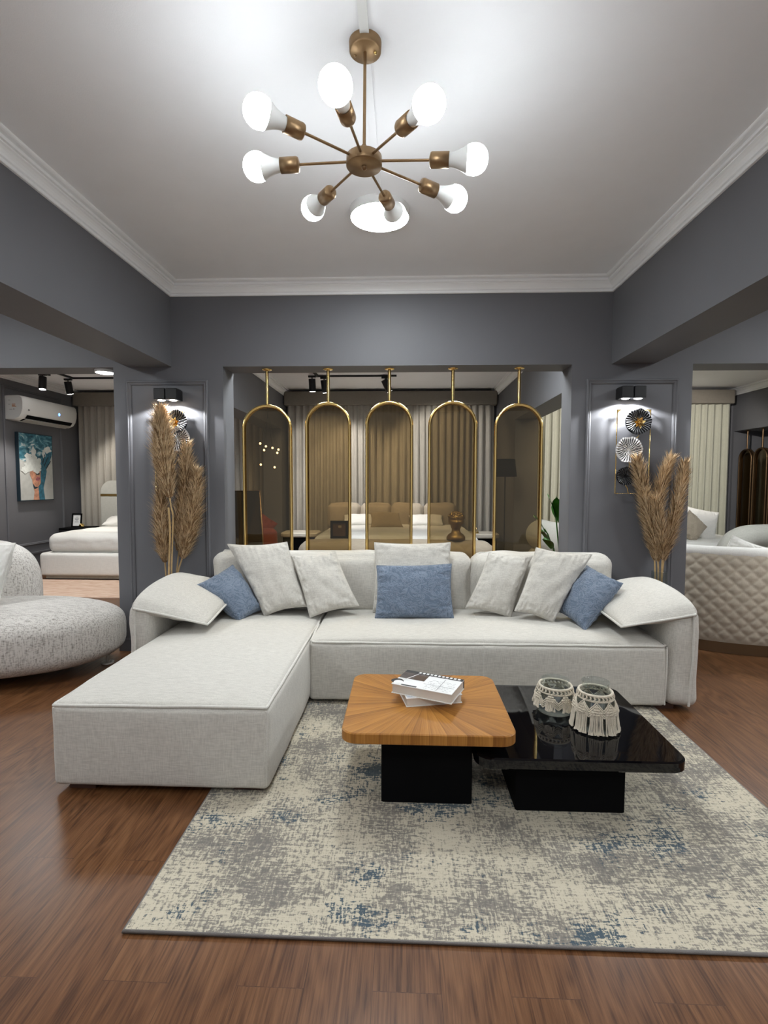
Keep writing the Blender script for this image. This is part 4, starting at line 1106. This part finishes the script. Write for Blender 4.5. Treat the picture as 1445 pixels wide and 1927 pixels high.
# ================================================================ RIGHT: QUILTED CURVED SOFA
qs = thing('quilted_sofa', 'curved beige velvet sofa with a diamond quilted back behind the right arm', 'sofa', (3.15, 5.35, 0))
qc = Vector((3.13, 5.36, 0)); QR = 1.26
def quilt(u, v):
    a = PI * (0.93 + 1.14 * u)
    z = .085 + v * .755
    s = u * 1.14 * PI * QR
    cell = .108
    p1 = (s + (z)) / cell; p2 = (s - (z)) / cell
    d1 = abs(math.sin(PI * p1)); d2 = abs(math.sin(PI * p2))
    hgt = .014 * (min(d1, d2) ** .55)
    edge = min(1, v * 14, (1 - v) * 12)
    r = QR + hgt * edge + .02 * math.sin(PI * v) - .05 * (1 - v) ** 3
    return (qc.x + r * math.cos(a), qc.y + r * math.sin(a), z)
obj('quilted_back', MB().surf(quilt, 420, 82), 'quilt', qs)
arc = lambda r, z, n=90: [(qc.x + r * math.cos(PI * (0.93 + 1.14 * i / n)), qc.y + r * math.sin(PI * (0.93 + 1.14 * i / n)), z) for i in range(n + 1)]
obj('top_roll', MB().tube(arc(QR - .045, .832), .052, 14), 'white_fab', qs)
inn = MB(); a1 = arc(QR - .10, .83); a0 = arc(QR - .10, .35)
inn.add(a1 + a0, [(i, i + 1, 91 + i + 1, 91 + i) for i in range(90)], 0, True)
obj('inner_back', inn, 'white_fab', qs)
st = MB(); o1 = arc(QR - .09, .10); o2 = arc(QR - .09, .44); i2 = arc(.42, .44)
st.add(o1 + o2, [(i, i + 1, 92 + i, 91 + i) for i in range(90)], 0, True); st.add(o2 + i2, [(i, i + 1, 92 + i, 91 + i) for i in range(90)], 0, True)
i1 = arc(.42, .10); st.add(i2 + i1, [(i, i + 1, 92 + i, 91 + i) for i in range(90)], 0, True)
obj('seat', st, 'white_fab', qs)
pl = MB(); pa = arc(QR - .045, .002); pb = arc(QR - .045, .092); pc = arc(.45, .092); pd = arc(.45, .002)
for A, B in ((pa, pb), (pb, pc), (pc, pd)): pl.add(A + B, [(i, i + 1, 92 + i, 91 + i) for i in range(90)], 0, True)
obj('plinth', pl, 'bronze', qs)
GQ = 'pale cushions on the quilted sofa'
def sq(c, sz, T, yawd, tiltd, rolld, mat, label, seed, group=None):
    """square cushion: yaw about z, leaning back, rolled in its plane"""
    R = Matrix.Rotation(math.radians(yawd), 3, 'Z') @ Matrix.Rotation(math.radians(tiltd), 3, 'X') @ Matrix.Rotation(math.radians(rolld), 3, 'Y')
    c = Vector(c); h = sz / 2
    q = [c + R @ Vector(p) for p in ((-h, 0, h), (h, 0, h), (h, 0, -h), (-h, 0, -h))]
    return cushion(*q, T, mat, label, seed, group)
sq((2.92, 4.52, .70), .42, .14, 8, 14, 18, 'white_fab', 'cream cushion showing above the quilted back, nearest the right pier', 51, GQ)
sq((3.45, 4.55, .70), .44, .14, -18, 14, -8, 'white_fab', 'cream cushion showing above the quilted back at the right edge', 52, GQ)

# ================================================================ RIGHT BAY BEHIND
lo = thing('curved_lounge_chair', 'pale green grey rounded lounge chair arching over a dark gap at the right', 'chair', (4.55, 6.45, 0))
arcp = [(3.99, 6.40, .12), (3.99, 6.40, .40), (4.01, 6.40, .56), (4.08, 6.41, .67), (4.20, 6.42, .725), (4.40, 6.44, .74), (4.8, 6.48, .745), (5.25, 6.50, .74)]
def smooth(pts, k=6):
    P = [Vector(p) for p in pts]; out = []
    for i in range(len(P) - 1):
        p0, p1, p2, p3 = P[max(i - 1, 0)], P[i], P[i + 1], P[min(i + 2, len(P) - 1)]
        for j in range(k):
            f = j / k
            out.append(.5 * ((2 * p1) + (p2 - p0) * f + (2 * p0 - 5 * p1 + 4 * p2 - p3) * f * f + (3 * p1 - p0 - 3 * p2 + p3) * f ** 3))
    return out + [P[-1]]
obj('backrest', MB().tube(smooth(arcp), .155, 20), 'sage_fab', lo)
obj('seat', MB().soft((4.15, 6.1, .10), (5.2, 7.0, .42), .09, (.01, .01, .02), (10, 10, 6)), 'sage_fab', lo)
tag(obj('ball_cushion', blob((4.28, 5.82, .785), (.115, .115, .115), 0, 1, 1, 36, 20, .002), 'white_fab'), 'pale round ball cushion at the right edge of the view', 'cushion')
tag(obj('side_table', MB().cyl((4.28, 5.82, .648), (4.28, 5.82, .672), .20, n=36).cyl((4.28, 5.82, .02), (4.28, 5.82, .65), .030, n=16).cyl((4.28, 5.82, 0), (4.28, 5.82, .02), .15, n=32), 'blackm'), 'small round black side table under the ball cushion', 'table')
db = thing('daybed', 'low pale daybed in front of the paler curtain on the right', 'bed', (4.2, 7.55, 0))
obj('base', MB().soft((3.3, 7.0, .03), (4.95, 8.45, .36), .05, (.01, .01, 0), (10, 10, 6)), 'sage_fab', db)
obj('mattress', MB().soft((3.33, 7.02, .355), (4.92, 8.42, .60), .07, (.01, .01, .02), (10, 10, 6)), 'white_fab', db)
sq((4.00, 7.25, .79), .34, .16, 10, -12, 45, 'taupe_fab', 'beige cushion standing on its corner on the daybed', 53)
sq((4.28, 7.55, .80), .46, .20, -5, -14, 12, 'white_fab', 'white pillow leaning behind the beige corner standing cushion', 54)
# hanging arches in the recess of the right wall
G2 = 'hanging arches in the right wall recess'
for y, lab in ((8.70, 'dark arch hanging in the right wall recess, nearest the paler curtain'), (8.34, 'dark arch hanging in the right wall recess, second from the paler curtain'), (7.98, 'dark arch hanging in the right wall recess, third from the paler curtain'), (7.62, 'dark arch hanging in the right wall recess, fourth from the paler curtain')):
    hanging_arch(XR + .10, y, .16, .25, 1.95, 2.27, lab, G2, PI / 2, 'y', 'bronze')

# ================================================================ LEFT BAY: BEDROOM DISPLAY
bd = thing('upholstered_bed', 'cream upholstered bed with a tall rounded headboard in the left bay', 'bed', (-4.2, 7.9, 0))
obj('bed_frame', MB().soft((-5.17, 7.02, .055), (-3.20, 8.62, .385), .045, (.008, .010, 0), (16, 14, 8), .004, 5), 'white_fab', bd)
obj('plinth', MB().box((-5.10, 7.06, .018), (-3.27, 8.60, .06)), 'taupe_fab', bd)
mt = MB().soft((-5.10, 7.08, .375), (-3.25, 8.60, .655), .10, (.01, .012, .01), (30, 20, 10), .0)
for k, p in enumerate(mt.v):       # draped sheet: creases running down the foot end
    if p.y < 7.35:
        d = (7.35 - p.y) / .28; p.y -= d * .016 * noise.noise(Vector((p.x * 9 + p.z * 7, p.z * 2.5, 3))) - d * .010 * noise.noise(Vector((p.x * 20 + p.z * 16, p.z * 4, 1)))
    p.z += .018 * noise.noise(Vector((p.x * 3, p.y * 3, 2))) * (p.z > .5)
obj('sheet', mt, 'white_fab', bd)
hbp = [(-.93 + (.0), 0)]
hd = MB()
def headb(x0, x1, z0, z1, rr):
    pts = [(x0, z0), (x1, z0)] + [(x1 - rr + rr * math.cos(PI / 2 * i / 8), z1 - rr + rr * math.sin(PI / 2 * i / 8)) for i in range(9)] + [(x0 + rr - rr * math.sin(PI / 2 * i / 8), z1 - rr + rr * math.cos(PI / 2 * i / 8)) for i in range(9)]
    m = MB(); n = len(pts); cx = (x0 + x1) / 2; cz = (z0 + z1) / 2
    def rg_(k, y): return [(cx + (x - cx) * k, y, cz + (z - cz) * k) for x, z in pts]
    vs = rg_(.985, 8.60) + rg_(1, 8.63) + rg_(1, 8.69) + rg_(.985, 8.70)
    m.add(vs, [(i * n + j, i * n + (j + 1) % n, (i + 1) * n + (j + 1) % n, (i + 1) * n + j) for i in range(3) for j in range(n)], 0, False)
    m.add(rg_(.985, 8.60), [tuple(range(n))]); m.add(rg_(.985, 8.70), [tuple(reversed(range(n)))])
    return m
obj('headboard', headb(-5.215, -3.2, .05, 1.15, .01), 'sage_fab', bd)
obj('headboard_top', headb(-5.215, -3.2, 1.19, 1.42, .20), 'sage_fab', bd)
obj('gold_band', MB().box((-5.21, 8.605, 1.15), (-3.2, 8.69, 1.19)), 'gold_dark', bd)
pm = MB().pillow((-5.0, 8.52, .80), (-4.3, 8.52, .80), (-4.3, 8.25, .68), (-5.0, 8.25, .68), .16, .06, 18, .01, 3)
tag(obj('pillow', pm, 'white_fab'), 'white pillow lying at the head of the bed in the left bay', 'pillow')
ns = thing('nightstand', 'black nightstand between the left wall and the cream bed', 'nightstand', (-5.45, 8.45, 0))
obj('cabinet', MB().prism(rrect(-5.66, -5.235, 8.15, 8.60, .02, 4), .02, .635, bev=.004), 'black', ns)
obj('drawer_front', MB().box((-5.64, 8.135, .34), (-5.255, 8.152, .60)), 'blackm', ns)
pf = thing('photo_frame', 'small black framed certificate standing on the nightstand', 'picture frame', (-5.47, 8.35, .635))
fr = MB(); x0, x1, z0, z1, y0 = -5.56, -5.39, .637, .865, 8.33
lean = lambda z: y0 + (z - z0) * .15
def bar(a, b, w): pass
for (a, c, b_, d) in ((x0, z0, x1, z0 + .022), (x0, z1 - .022, x1, z1), (x0, z0 + .022, x0 + .022, z1 - .022), (x1 - .022, z0 + .022, x1, z1 - .022)):
    fr.add([(a, lean(c), c), (b_, lean(c), c), (b_, lean(d), d), (a, lean(d), d), (a, lean(c) + .015, c), (b_, lean(c) + .015, c), (b_, lean(d) + .015, d), (a, lean(d) + .015, d)],
           [(0, 1, 2, 3), (7, 6, 5, 4), (0, 4, 5, 1), (1, 5, 6, 2), (2, 6, 7, 3), (3, 7, 4, 0)])
obj('frame', fr, 'black', pf)
pp = MB(); A = lambda x, z, k=0: (x, lean(z) + .008 - k, z)
pp.flat([A(x0 + .02, z0 + .02), A(x1 - .02, z0 + .02), A(x1 - .02, z1 - .02), A(x0 + .02, z1 - .02)], 0)
for i, (w_, zz) in enumerate(((.05, .80), (.07, .775), (.06, .76), (.04, .74), (.065, .72))): pp.flat([A(-5.475 - w_ / 2, zz, .001), A(-5.475 + w_ / 2, zz, .001), A(-5.475 + w_ / 2, zz + .008, .001), A(-5.475 - w_ / 2, zz + .008, .001)], 1)
obj('print', pp, ['cover_white', 'ink_grey'], pf)
m = MB(); rnd = random.Random(3)
for i in range(7):
    a = i * .9; m.lathe([(0, -.022), (.015, -.012), (.018, .004), (.008, .018), (0, .020)], (-5.345 + .024 * math.cos(a), 8.28 + .02 * math.sin(a), .659 + .014 * (i % 3)), 10)
tag(obj('gold_ornament', m, 'gold'), 'small shiny gold ornament in front of the framed certificate', 'ornament')
tag(obj('rug', MB().prism([(-5.15, 5.93), (-2.6, 5.93), (-2.6, 7.0), (-5.15, 7.0)], .001, .014), 'peach'), 'peach mottled rug at the foot of the cream bed', 'rug')

# air conditioner on the left wall
ac = thing('air_conditioner', 'white split air conditioner mounted high on the left wall', 'air conditioner', (XL, 7.82, 2.28))
sec = [(0, 2.285), (.13, 2.285), (.205, 2.315), (.245, 2.37), (.268, 2.45), (.272, 2.54), (.262, 2.60), (.235, 2.628), (.18, 2.638), (0, 2.638)]
Y0, Y1 = 7.20, 8.42
bd_ = MB(); n = len(sec)
def secring(y, k): return [(XL + x * (k if x > .02 else 1), y, 2.46 + (z - 2.46) * k) for x, z in sec]
vs = secring(Y0, .95) + secring(Y0 + .025, 1) + secring(Y1 - .025, 1) + secring(Y1, .95)
bd_.add(vs, [(i * n + j, (i + 1) * n + j, (i + 1) * n + (j + 1) % n, i * n + (j + 1) % n) for i in range(3) for j in range(n)], 0, True)
bd_.add(secring(Y0, .95), [tuple(range(n))]); bd_.add(secring(Y1, .95), [tuple(reversed(range(n)))])
obj('casing', bd_, 'plastic', ac)
va = MB().box((XL + .10, Y0 + .09, 2.286), (XL + .205, Y1 - .09, 2.318)); obj('air_outlet', MB().add([(XL + .125, Y0 + .10, 2.281), (XL + .125, Y1 - .10, 2.281), (XL + .222, Y1 - .10, 2.323), (XL + .222, Y0 + .10, 2.323)], [(0, 1, 2, 3)]).add([(XL + .222, Y0 + .10, 2.323), (XL + .222, Y1 - .10, 2.323), (XL + .247, Y1 - .10, 2.362), (XL + .247, Y0 + .10, 2.362)], [(0, 1, 2, 3)]), 'black', ac)
obj('louvre', MB().add([(XL + .13, Y0 + .11, 2.266), (XL + .13, Y1 - .11, 2.266), (XL + .225, Y1 - .11, 2.298), (XL + .225, Y0 + .11, 2.298), (XL + .13, Y0 + .11, 2.272), (XL + .13, Y1 - .11, 2.272), (XL + .225, Y1 - .11, 2.304), (XL + .225, Y0 + .11, 2.304)],
    [(0, 1, 2, 3), (7, 6, 5, 4), (0, 4, 5, 1), (1, 5, 6, 2), (2, 6, 7, 3), (3, 7, 4, 0)]), 'plastic_grey', ac)
obj('display_light', MB().lathe([(0, .002), (.020, .001), (.022, 0)], (XL + .269, 7.97, 2.455), 20, axis=(1, 0, -.05)), 'blue_led', ac)
obj('badge', MB().box((XL + .262, 7.30, 2.43), (XL + .2715, 7.325, 2.442)), 'ink', ac)
stk = MB()
for (x, z, w_, h_, mi) in ((.10, 2.50, .06, .010, 0), (.10, 2.485, .05, .010, 0), (.10, 2.47, .07, .010, 0), (.05, 2.56, .03, .006, 1), (.05, 2.50, .03, .006, 1), (.06, 2.43, .05, .006, 1), (.12, 2.43, .02, .012, 1)):
    stk.flat([(XL + x, Y0 - .001, z), (XL + x + w_, Y0 - .001, z), (XL + x + w_ * .9, Y0 - .001, z + h_), (XL + x + w_ * .1, Y0 - .001, z + h_)], mi)
obj('energy_sticker', stk, ['sticker', 'ink_grey'], ac)

# painting under the air conditioner (faces +x)
pt_ = thing('canvas_painting', 'teal and white painting of a face lost in cloud, on the left wall', 'painting', (XL, 7.73, 1.10))
py0, py1, pz0, pz1, pxf = 7.36, 8.09, 1.105, 2.13, XL + .052
obj('canvas', MB().box((XL + .002, py0, pz0), (pxf, py1, pz1)), 'paint_dark', pt_)
pic = MB()
Q = lambda u, v, k: (pxf + .0006 * k, py0 + .012 + (py1 - py0 - .024) * u, pz0 + .012 + (pz1 - pz0 - .024) * v)
def shape(pts, mi, k): pic.flat([Q(u, v, k) for u, v in pts], mi)
shape([(0, 0), (1, 0), (1, 1), (0, 1)], 1, 1)
shape([(0, .62), (.12, .58), (.30, .60), (.52, .52), (.75, .50), (.88, .55), (1, .72), (1, 1), (0, 1)], 0, 2)
shape([(.62, .40), (.80, .48), (.92, .62), (1, .80), (.86, .84), (.70, .70), (.58, .58)], 2, 3)
shape([(.56, .02), (.60, .22), (.66, .30), (.76, .38), (.80, .46), (.72, .58), (.60, .56), (.56, .40)], 2, 4)
shape([(.36, 0), (.40, .12), (.35, .26), (.34, .31), (.28, .38), (.28, .50), (.44, .52), (.60, .50), (.60, .24), (.52, .20), (.54, 0)], 3, 5)
shape([(.54, 0), (.52, .20), (.60, .26), (.60, .48), (.72, .52), (.80, .44), (.74, .30), (.68, .18), (.72, 0)], 2, 6)
shape([(.35, .26), (.42, .20), (.50, .195), (.60, .24), (.56, .215), (.48, .18), (.40, .16), (.37, .20)], 4, 7)
shape([(.44, .325), (.50, .355), (.57, .345), (.58, .315), (.52, .285), (.45, .295)], 5, 7)
shape([(.44, .318), (.58, .328), (.58, .322), (.45, .310)], 4, 8)
shape([(.44, .40), (.52, .42), (.58, .41), (.56, .385), (.48, .385)], 4, 7)
for (u, v, ru, rv, k) in ((.30, .52, .20, .07, 8), (.16, .46, .13, .055, 9), (.36, .60, .17, .075, 10), (.50, .56, .13, .09, 11), (.24, .66, .10, .05, 12), (.40, .72, .07, .09, 13), (.48, .46, .12, .05, 14), (.84, .78, .12, .05, 9), (.72, .72, .05, .07, 10)):
    n = 18; shape([(min(1, max(0, u + ru * math.cos(2 * PI * i / n) * (1 + .22 * math.sin(5 * 2 * PI * i / n + k)))), min(1, v + rv * math.sin(2 * PI * i / n) * (1 + .25 * math.sin(4 * 2 * PI * i / n + k)))) for i in range(n)], 6, k)
for (u0, v0, u1, v1, w_) in ((.66, .56, .74, .70, .02), (.70, .52, .84, .66, .02), (.76, .48, .92, .60, .018)): shape([(u0, v0), (u0 + w_, v0 - .01), (u1 + w_, v1), (u1, v1 + .015)], 4, 12)
obj('picture', pic, ['painting', 'paint_ground', 'paint_teal', 'skin', 'paint_dark', 'paint_lip', 'paint_white'], pt_)

# ================================================================ MIDDLE BAY SEEN THROUGH THE ARCHES
mb_ = thing('upholstered_bed', 'wide bed with a four panel headboard behind the hanging arches', 'bed', (-.2, 7.5, 0))
obj('footboard', MB().soft((-1.32, 6.30, .04), (1.13, 6.62, .665), .14, (.02, .02, .015), (20, 6, 10), .008, 4), 'taupe_fab', mb_)
obj('bed_frame', MB().soft((-1.25, 6.55, .05), (1.05, 8.55, .42), .05, (0, 0, 0), (14, 12, 6)), 'taupe_fab', mb_)
obj('mattress', MB().soft((-1.18, 6.62, .40), (.98, 8.50, .70), .08, (.01, .01, .02), (16, 14, 6), .006, 4), 'white_fab', mb_)
xs = [-1.27, -.72, -.20, .33, .87]
for i in range(4):
    obj('headboard_panel', MB().soft((xs[i] + .004, 8.44, .62), (xs[i + 1] - .004, 8.62, 1.045), .07, (.01, .03, .02), (12, 5, 8), .014, 5, seed=i), 'taupe_fab', mb_)
GP = 'pillows on the bed behind the arches'
for x0, x1, mat, lab, y_, tt in ((-.98, -.42, 'white_fab', 'white pillow left of the tan one on the far bed', 8.25, .86), (.08, .64, 'white_fab', 'white pillow right of the tan one on the far bed', 8.25, .86)):
    m = MB().pillow((x0, y_ + .15, tt), (x1, y_ + .15, tt), (x1, y_ - .10, .72), (x0, y_ - .10, .72), .14, .06, 16, .01, x0)
    tag(obj('pillow', m, mat), lab, 'pillow', GP)
m = MB().pillow((-.52, 7.95, .93), (-.07, 7.98, .92), (.0, 7.72, .715), (-.50, 7.70, .715), .15, .07, 16, .008, 5)
tag(obj('pillow', m, 'tan_fab'), 'tan satin pillow lying in the middle of the far bed', 'pillow', GP)
def stand(x0, x1, label):
    t = thing('nightstand', label, 'nightstand', ((x0 + x1) / 2, 8.2, 0), 'nightstands beside the far bed')
    obj('cabinet', MB().prism(rrect(x0 + .03, x1 - .03, 8.0, 8.42, .05, 5), .02, .53, bev=.004), 'black', t)
    obj('top', MB().prism(rrect(x0, x1, 7.95, 8.45, .10, 8), .53, .60, bev=.014), 'marble', t)
stand(-1.95, -1.36, 'pale topped black nightstand left of the far bed')
stand(.98, 1.50, 'pale topped black nightstand right of the far bed')
# things standing on the upholstered footboard
fr = thing('framed_picture', 'dark framed small picture propped on the footboard behind the second arch', 'picture frame', (-.82, 6.50, .68))
y0 = 6.45
bx = MB()
for a, b_ in (((-.93, y0, .685), (-.90, y0 + .03, .91)), ((-.735, y0, .685), (-.705, y0 + .03, .91)), ((-.90, y0, .685), (-.735, y0 + .03, .715)), ((-.90, y0, .88), (-.735, y0 + .03, .91))): bx.box(a, b_)
obj('frame', bx, 'black', fr)
obj('picture', MB().box((-.90, y0 + .012, .715), (-.735, y0 + .024, .88)).box((-.83, y0 + .008, .82), (-.79, y0 + .0125, .85), 1), ['dark_frame', 'tan_fab'], fr)
bu = MB(); bc = Vector((.66, 6.46, .683))
bu.lathe([(0, 0), (.118, 0), (.118, .03), (.098, .062), (.064, .085), (.053, .11), (.054, .135), (.066, .155)], bc, 24)
def head(u, v):
    a = 2 * PI * u; b = -PI / 2 + PI * v
    x = .098 * math.cos(b) * math.cos(a); y = .105 * math.cos(b) * math.sin(a); z = .115 * math.sin(b)
    if y < 0: y -= .022 * math.exp(-((z + .01) / .02) ** 2 - (x / .016) ** 2); y += .012 * math.exp(-((z - .022) / .018) ** 2) * (abs(x) > .012)
    if z < -.04: x *= .82
    if z > .03: x *= 1.06; y *= 1.05
    return bc + Vector((x, y, z + .232))
bu.surf(head, 40, 28, 0, True)
for k in range(26):
    a = k * 2.4; b = .25 + (k / 26) * 1.2
    bu.lathe([(0, -.022), (.02, -.010), (.022, .008), (0, .022)], bc + Vector((.094 * math.cos(b) * math.cos(a), .10 * math.cos(b) * math.sin(a) + .01, .255 + .085 * math.sin(b))), 8)
tag(obj('bust', bu, 'gold_dark'), 'antique gold head bust standing behind the fourth hanging arch', 'bust')
dc = MB().lathe([(0, 0), (.05, 0), (.055, .012), (0, .014)], (1.14, 8.12, .60), 16)
dc.tube([(1.10, 8.12, .62), (1.18, 8.12, .62), (1.14, 8.12, .70)], .010, 6, True)
tag(obj('gold_ornament', dc, 'gold'), 'gold triangle ornament on the right nightstand of the far bed', 'ornament')
m = MB().lathe([(0, 0), (.035, 0), (.045, .05), (.03, .11), (.012, .13), (.012, .15), (.016, .155)], (1.09, 8.26, .60), 16)
tag(obj('glass_bottle', m, 'clear_glass'), 'small clear bottle on the right nightstand of the far bed', 'bottle')

# rust armchair at the left of the middle bay
ar = thing('armchair', 'rust red armchair half seen through the leftmost hanging arch', 'chair', (-1.95, 6.95, 0))
obj('seat', MB().soft((-2.25, 6.65, .12), (-1.70, 7.25, .48), .06, (.01, .01, .02), (8, 8, 6)), 'red_fab', ar)
obj('arm', MB().soft((-2.30, 6.62, .12), (-1.68, 6.76, .78), .06, (.01, .01, .01), (8, 4, 8)), 'red_fab', ar)
obj('backrest', MB().soft((-2.34, 6.70, .12), (-2.16, 7.25, .90), .06, (.01, .01, .01), (4, 8, 8)), 'red_fab', ar)
obj('leg', MB().cyl((-1.75, 6.70, 0), (-1.75, 6.70, .13), .018, n=10).cyl((-1.75, 7.18, 0), (-1.75, 7.18, .13), .018, n=10).cyl((-2.25, 6.70, 0), (-2.25, 6.70, .13), .018, n=10).cyl((-2.25, 7.18, 0), (-2.25, 7.18, .13), .018, n=10), 'foot', ar)
sq((-1.95, 6.86, .80), .34, .13, 20, -18, 38, 'red_fab', 'rust red cushion standing on its corner on the armchair', 61)
# leaning mirror beside it
lm = thing('leaning_mirror', 'tall dark floor mirror with thin pale frame behind the leftmost arch', 'mirror', (-1.62, 5.2, 0))
A0, A1, B1, B0 = Vector((-1.80, 5.05, .01)), Vector((-1.42, 5.25, .01)), Vector((-1.51, 5.32, 1.31)), Vector((-1.86, 5.12, 1.31))
nrm = (A1 - A0).cross(B0 - A0).normalized() * .012
obj('mirror_glass', MB().add([A0, A1, B1, B0] + [p - nrm for p in (A0, A1, B1, B0)], [(0, 1, 2, 3), (7, 6, 5, 4), (0, 4, 5, 1), (1, 5, 6, 2), (2, 6, 7, 3), (3, 7, 4, 0)]), 'dark_mirror', lm)
obj('frame', MB().tube([A0, A1, B1, B0], .008, 6, True), 'brass', lm)
# cluster of small pendant bulbs
pd_ = thing('pendant_cluster', 'cluster of tiny warm pendant bulbs seen through the leftmost arch', 'pendant lamp', (-1.599, 6.0, ZC))
obj('ceiling_plate', MB().cyl((-1.599, 6.0, ZC - .02), (-1.599, 6.0, ZC), .06, n=28), 'blackm', pd_)
obj('main_cable', MB().cyl((-1.599, 6.0, 2.14), (-1.599, 6.0, ZC - .02), .004, n=8), 'blackm', pd_)
for px, py in ((486, 834), (499, 840), (495, 847), (512, 843), (523, 846), (520, 852), (487, 874), (513, 879)):
    x = (px - 759) / 963 * 6.0 * 1.0; z = 1.4 + (907 - py) * 6.0 / 963
    dx = noise.noise(Vector((px, py, 0)) * .1) * .1
    o = obj('cable', MB().cyl((x, 6.0 + dx, z + .01), (-1.599 + (x + 1.599) * .10, 6.0, 2.16), .0011, n=6, caps=False), 'blackm', pd_)
    obj('bulb', MB().lathe([(0, -.014), (.010, -.009), (.013, 0), (.009, .010), (0, .014)], (x, 6.0 + dx, z), 12), 'warm_glow', o)

# curved boucle sofa on the right of the middle bay
cs = thing('curved_sofa', 'pale rolled boucle sofa behind the rightmost hanging arch', 'sofa', (1.85, 5.9, 0))
obj('seat', MB().tube(smooth([(1.80, 6.40, .36), (1.78, 6.2, .36), (1.80, 5.8, .36), (1.85, 5.3, .36)], 8), [.06, .20, .27, .30, .31, .32] + [.32] * 19, 24), 'sage_fab', cs)
obj('back_roll', MB().tube(smooth([(1.74, 6.48, .755), (1.70, 6.30, .755), (1.74, 5.9, .755), (1.84, 5.3, .755)], 8), [.05, .12, .155, .175, .185, .19] + [.19] * 19, 24), 'sage_fab', cs)
tag(obj('bolster', MB().tube(smooth([(2.02, 6.25, 1.0), (1.98, 6.1, 1.0), (2.0, 5.7, 1.0), (2.05, 5.4, 1.0)], 8), [.03, .08, .11, .12] + [.125] * 21, 20), 'sage_fab'), 'pale round bolster lying along the rolled boucle sofa', 'cushion')
# floor lamp in the dark corner
fl = thing('floor_lamp', 'floor lamp with a black drum shade in the dark corner behind the arches', 'floor lamp', (1.36, 6.95, 0))
obj('shade', MB().lathe([(.125, 1.71), (.127, 1.712), (.155, 1.48), (.152, 1.48), (.125, 1.71)], (1.36, 6.95, 0), 32), 'black', fl)
obj('pole', MB().cyl((1.36, 6.95, .02), (1.36, 6.95, 1.66), .009, n=12), 'blackm', fl)
obj('base', MB().cyl((1.36, 6.95, 0), (1.36, 6.95, .02), .13, n=32), 'blackm', fl)
# plant behind the right jamb
pl_ = thing('potted_plant', 'green broad leaved plant peeping out beside the right jamb', 'plant', (1.47, 4.80, 0))
obj('pot', MB().lathe([(0, 0), (.11, 0), (.13, .03), (.15, .60), (.14, .62), (.135, .58), (0, .57)], (1.47, 4.80, 0), 28), 'plastic_grey', pl_)
for k, (dx, dy, L, h) in enumerate(((-.17, -.02, .26, .98), (-.20, .05, .24, 1.10), (-.08, .02, .20, 1.30), (-.14, -.06, .20, .90), (.08, .05, .25, 1.15), (.12, -.04, .25, 1.0), (0, .1, .2, 1.25), (-.03, -.02, .15, 1.28))):
    m = MB(); root = Vector((1.47, 4.80, .57)); tip = Vector((1.47 + dx, 4.80 + dy, h)); hd_ = Vector((dx, dy, 0)); hd_ = hd_.normalized()
    side = Vector((-hd_.y, hd_.x, 0)); 
    m.tube([root, root.lerp(tip, .6) + Vector((0, 0, .03)), root.lerp(tip, .75)], .006, 6)
    s0 = root.lerp(tip, .70); e = tip + hd_ * .05
    def lf(u, v):
        p = s0.lerp(e, u); w_ = .070 * math.sin(PI * min(1, u * .96 + .03)) ** .8
        return p + side * w_ * (v - .5) * 2 + Vector((0, 0, .03 * math.sin(PI * u) - .02 * abs(v - .5) * 2))
    m.surf(lf, 12, 5)
    obj('leaf', m, 'leaf', pl_)
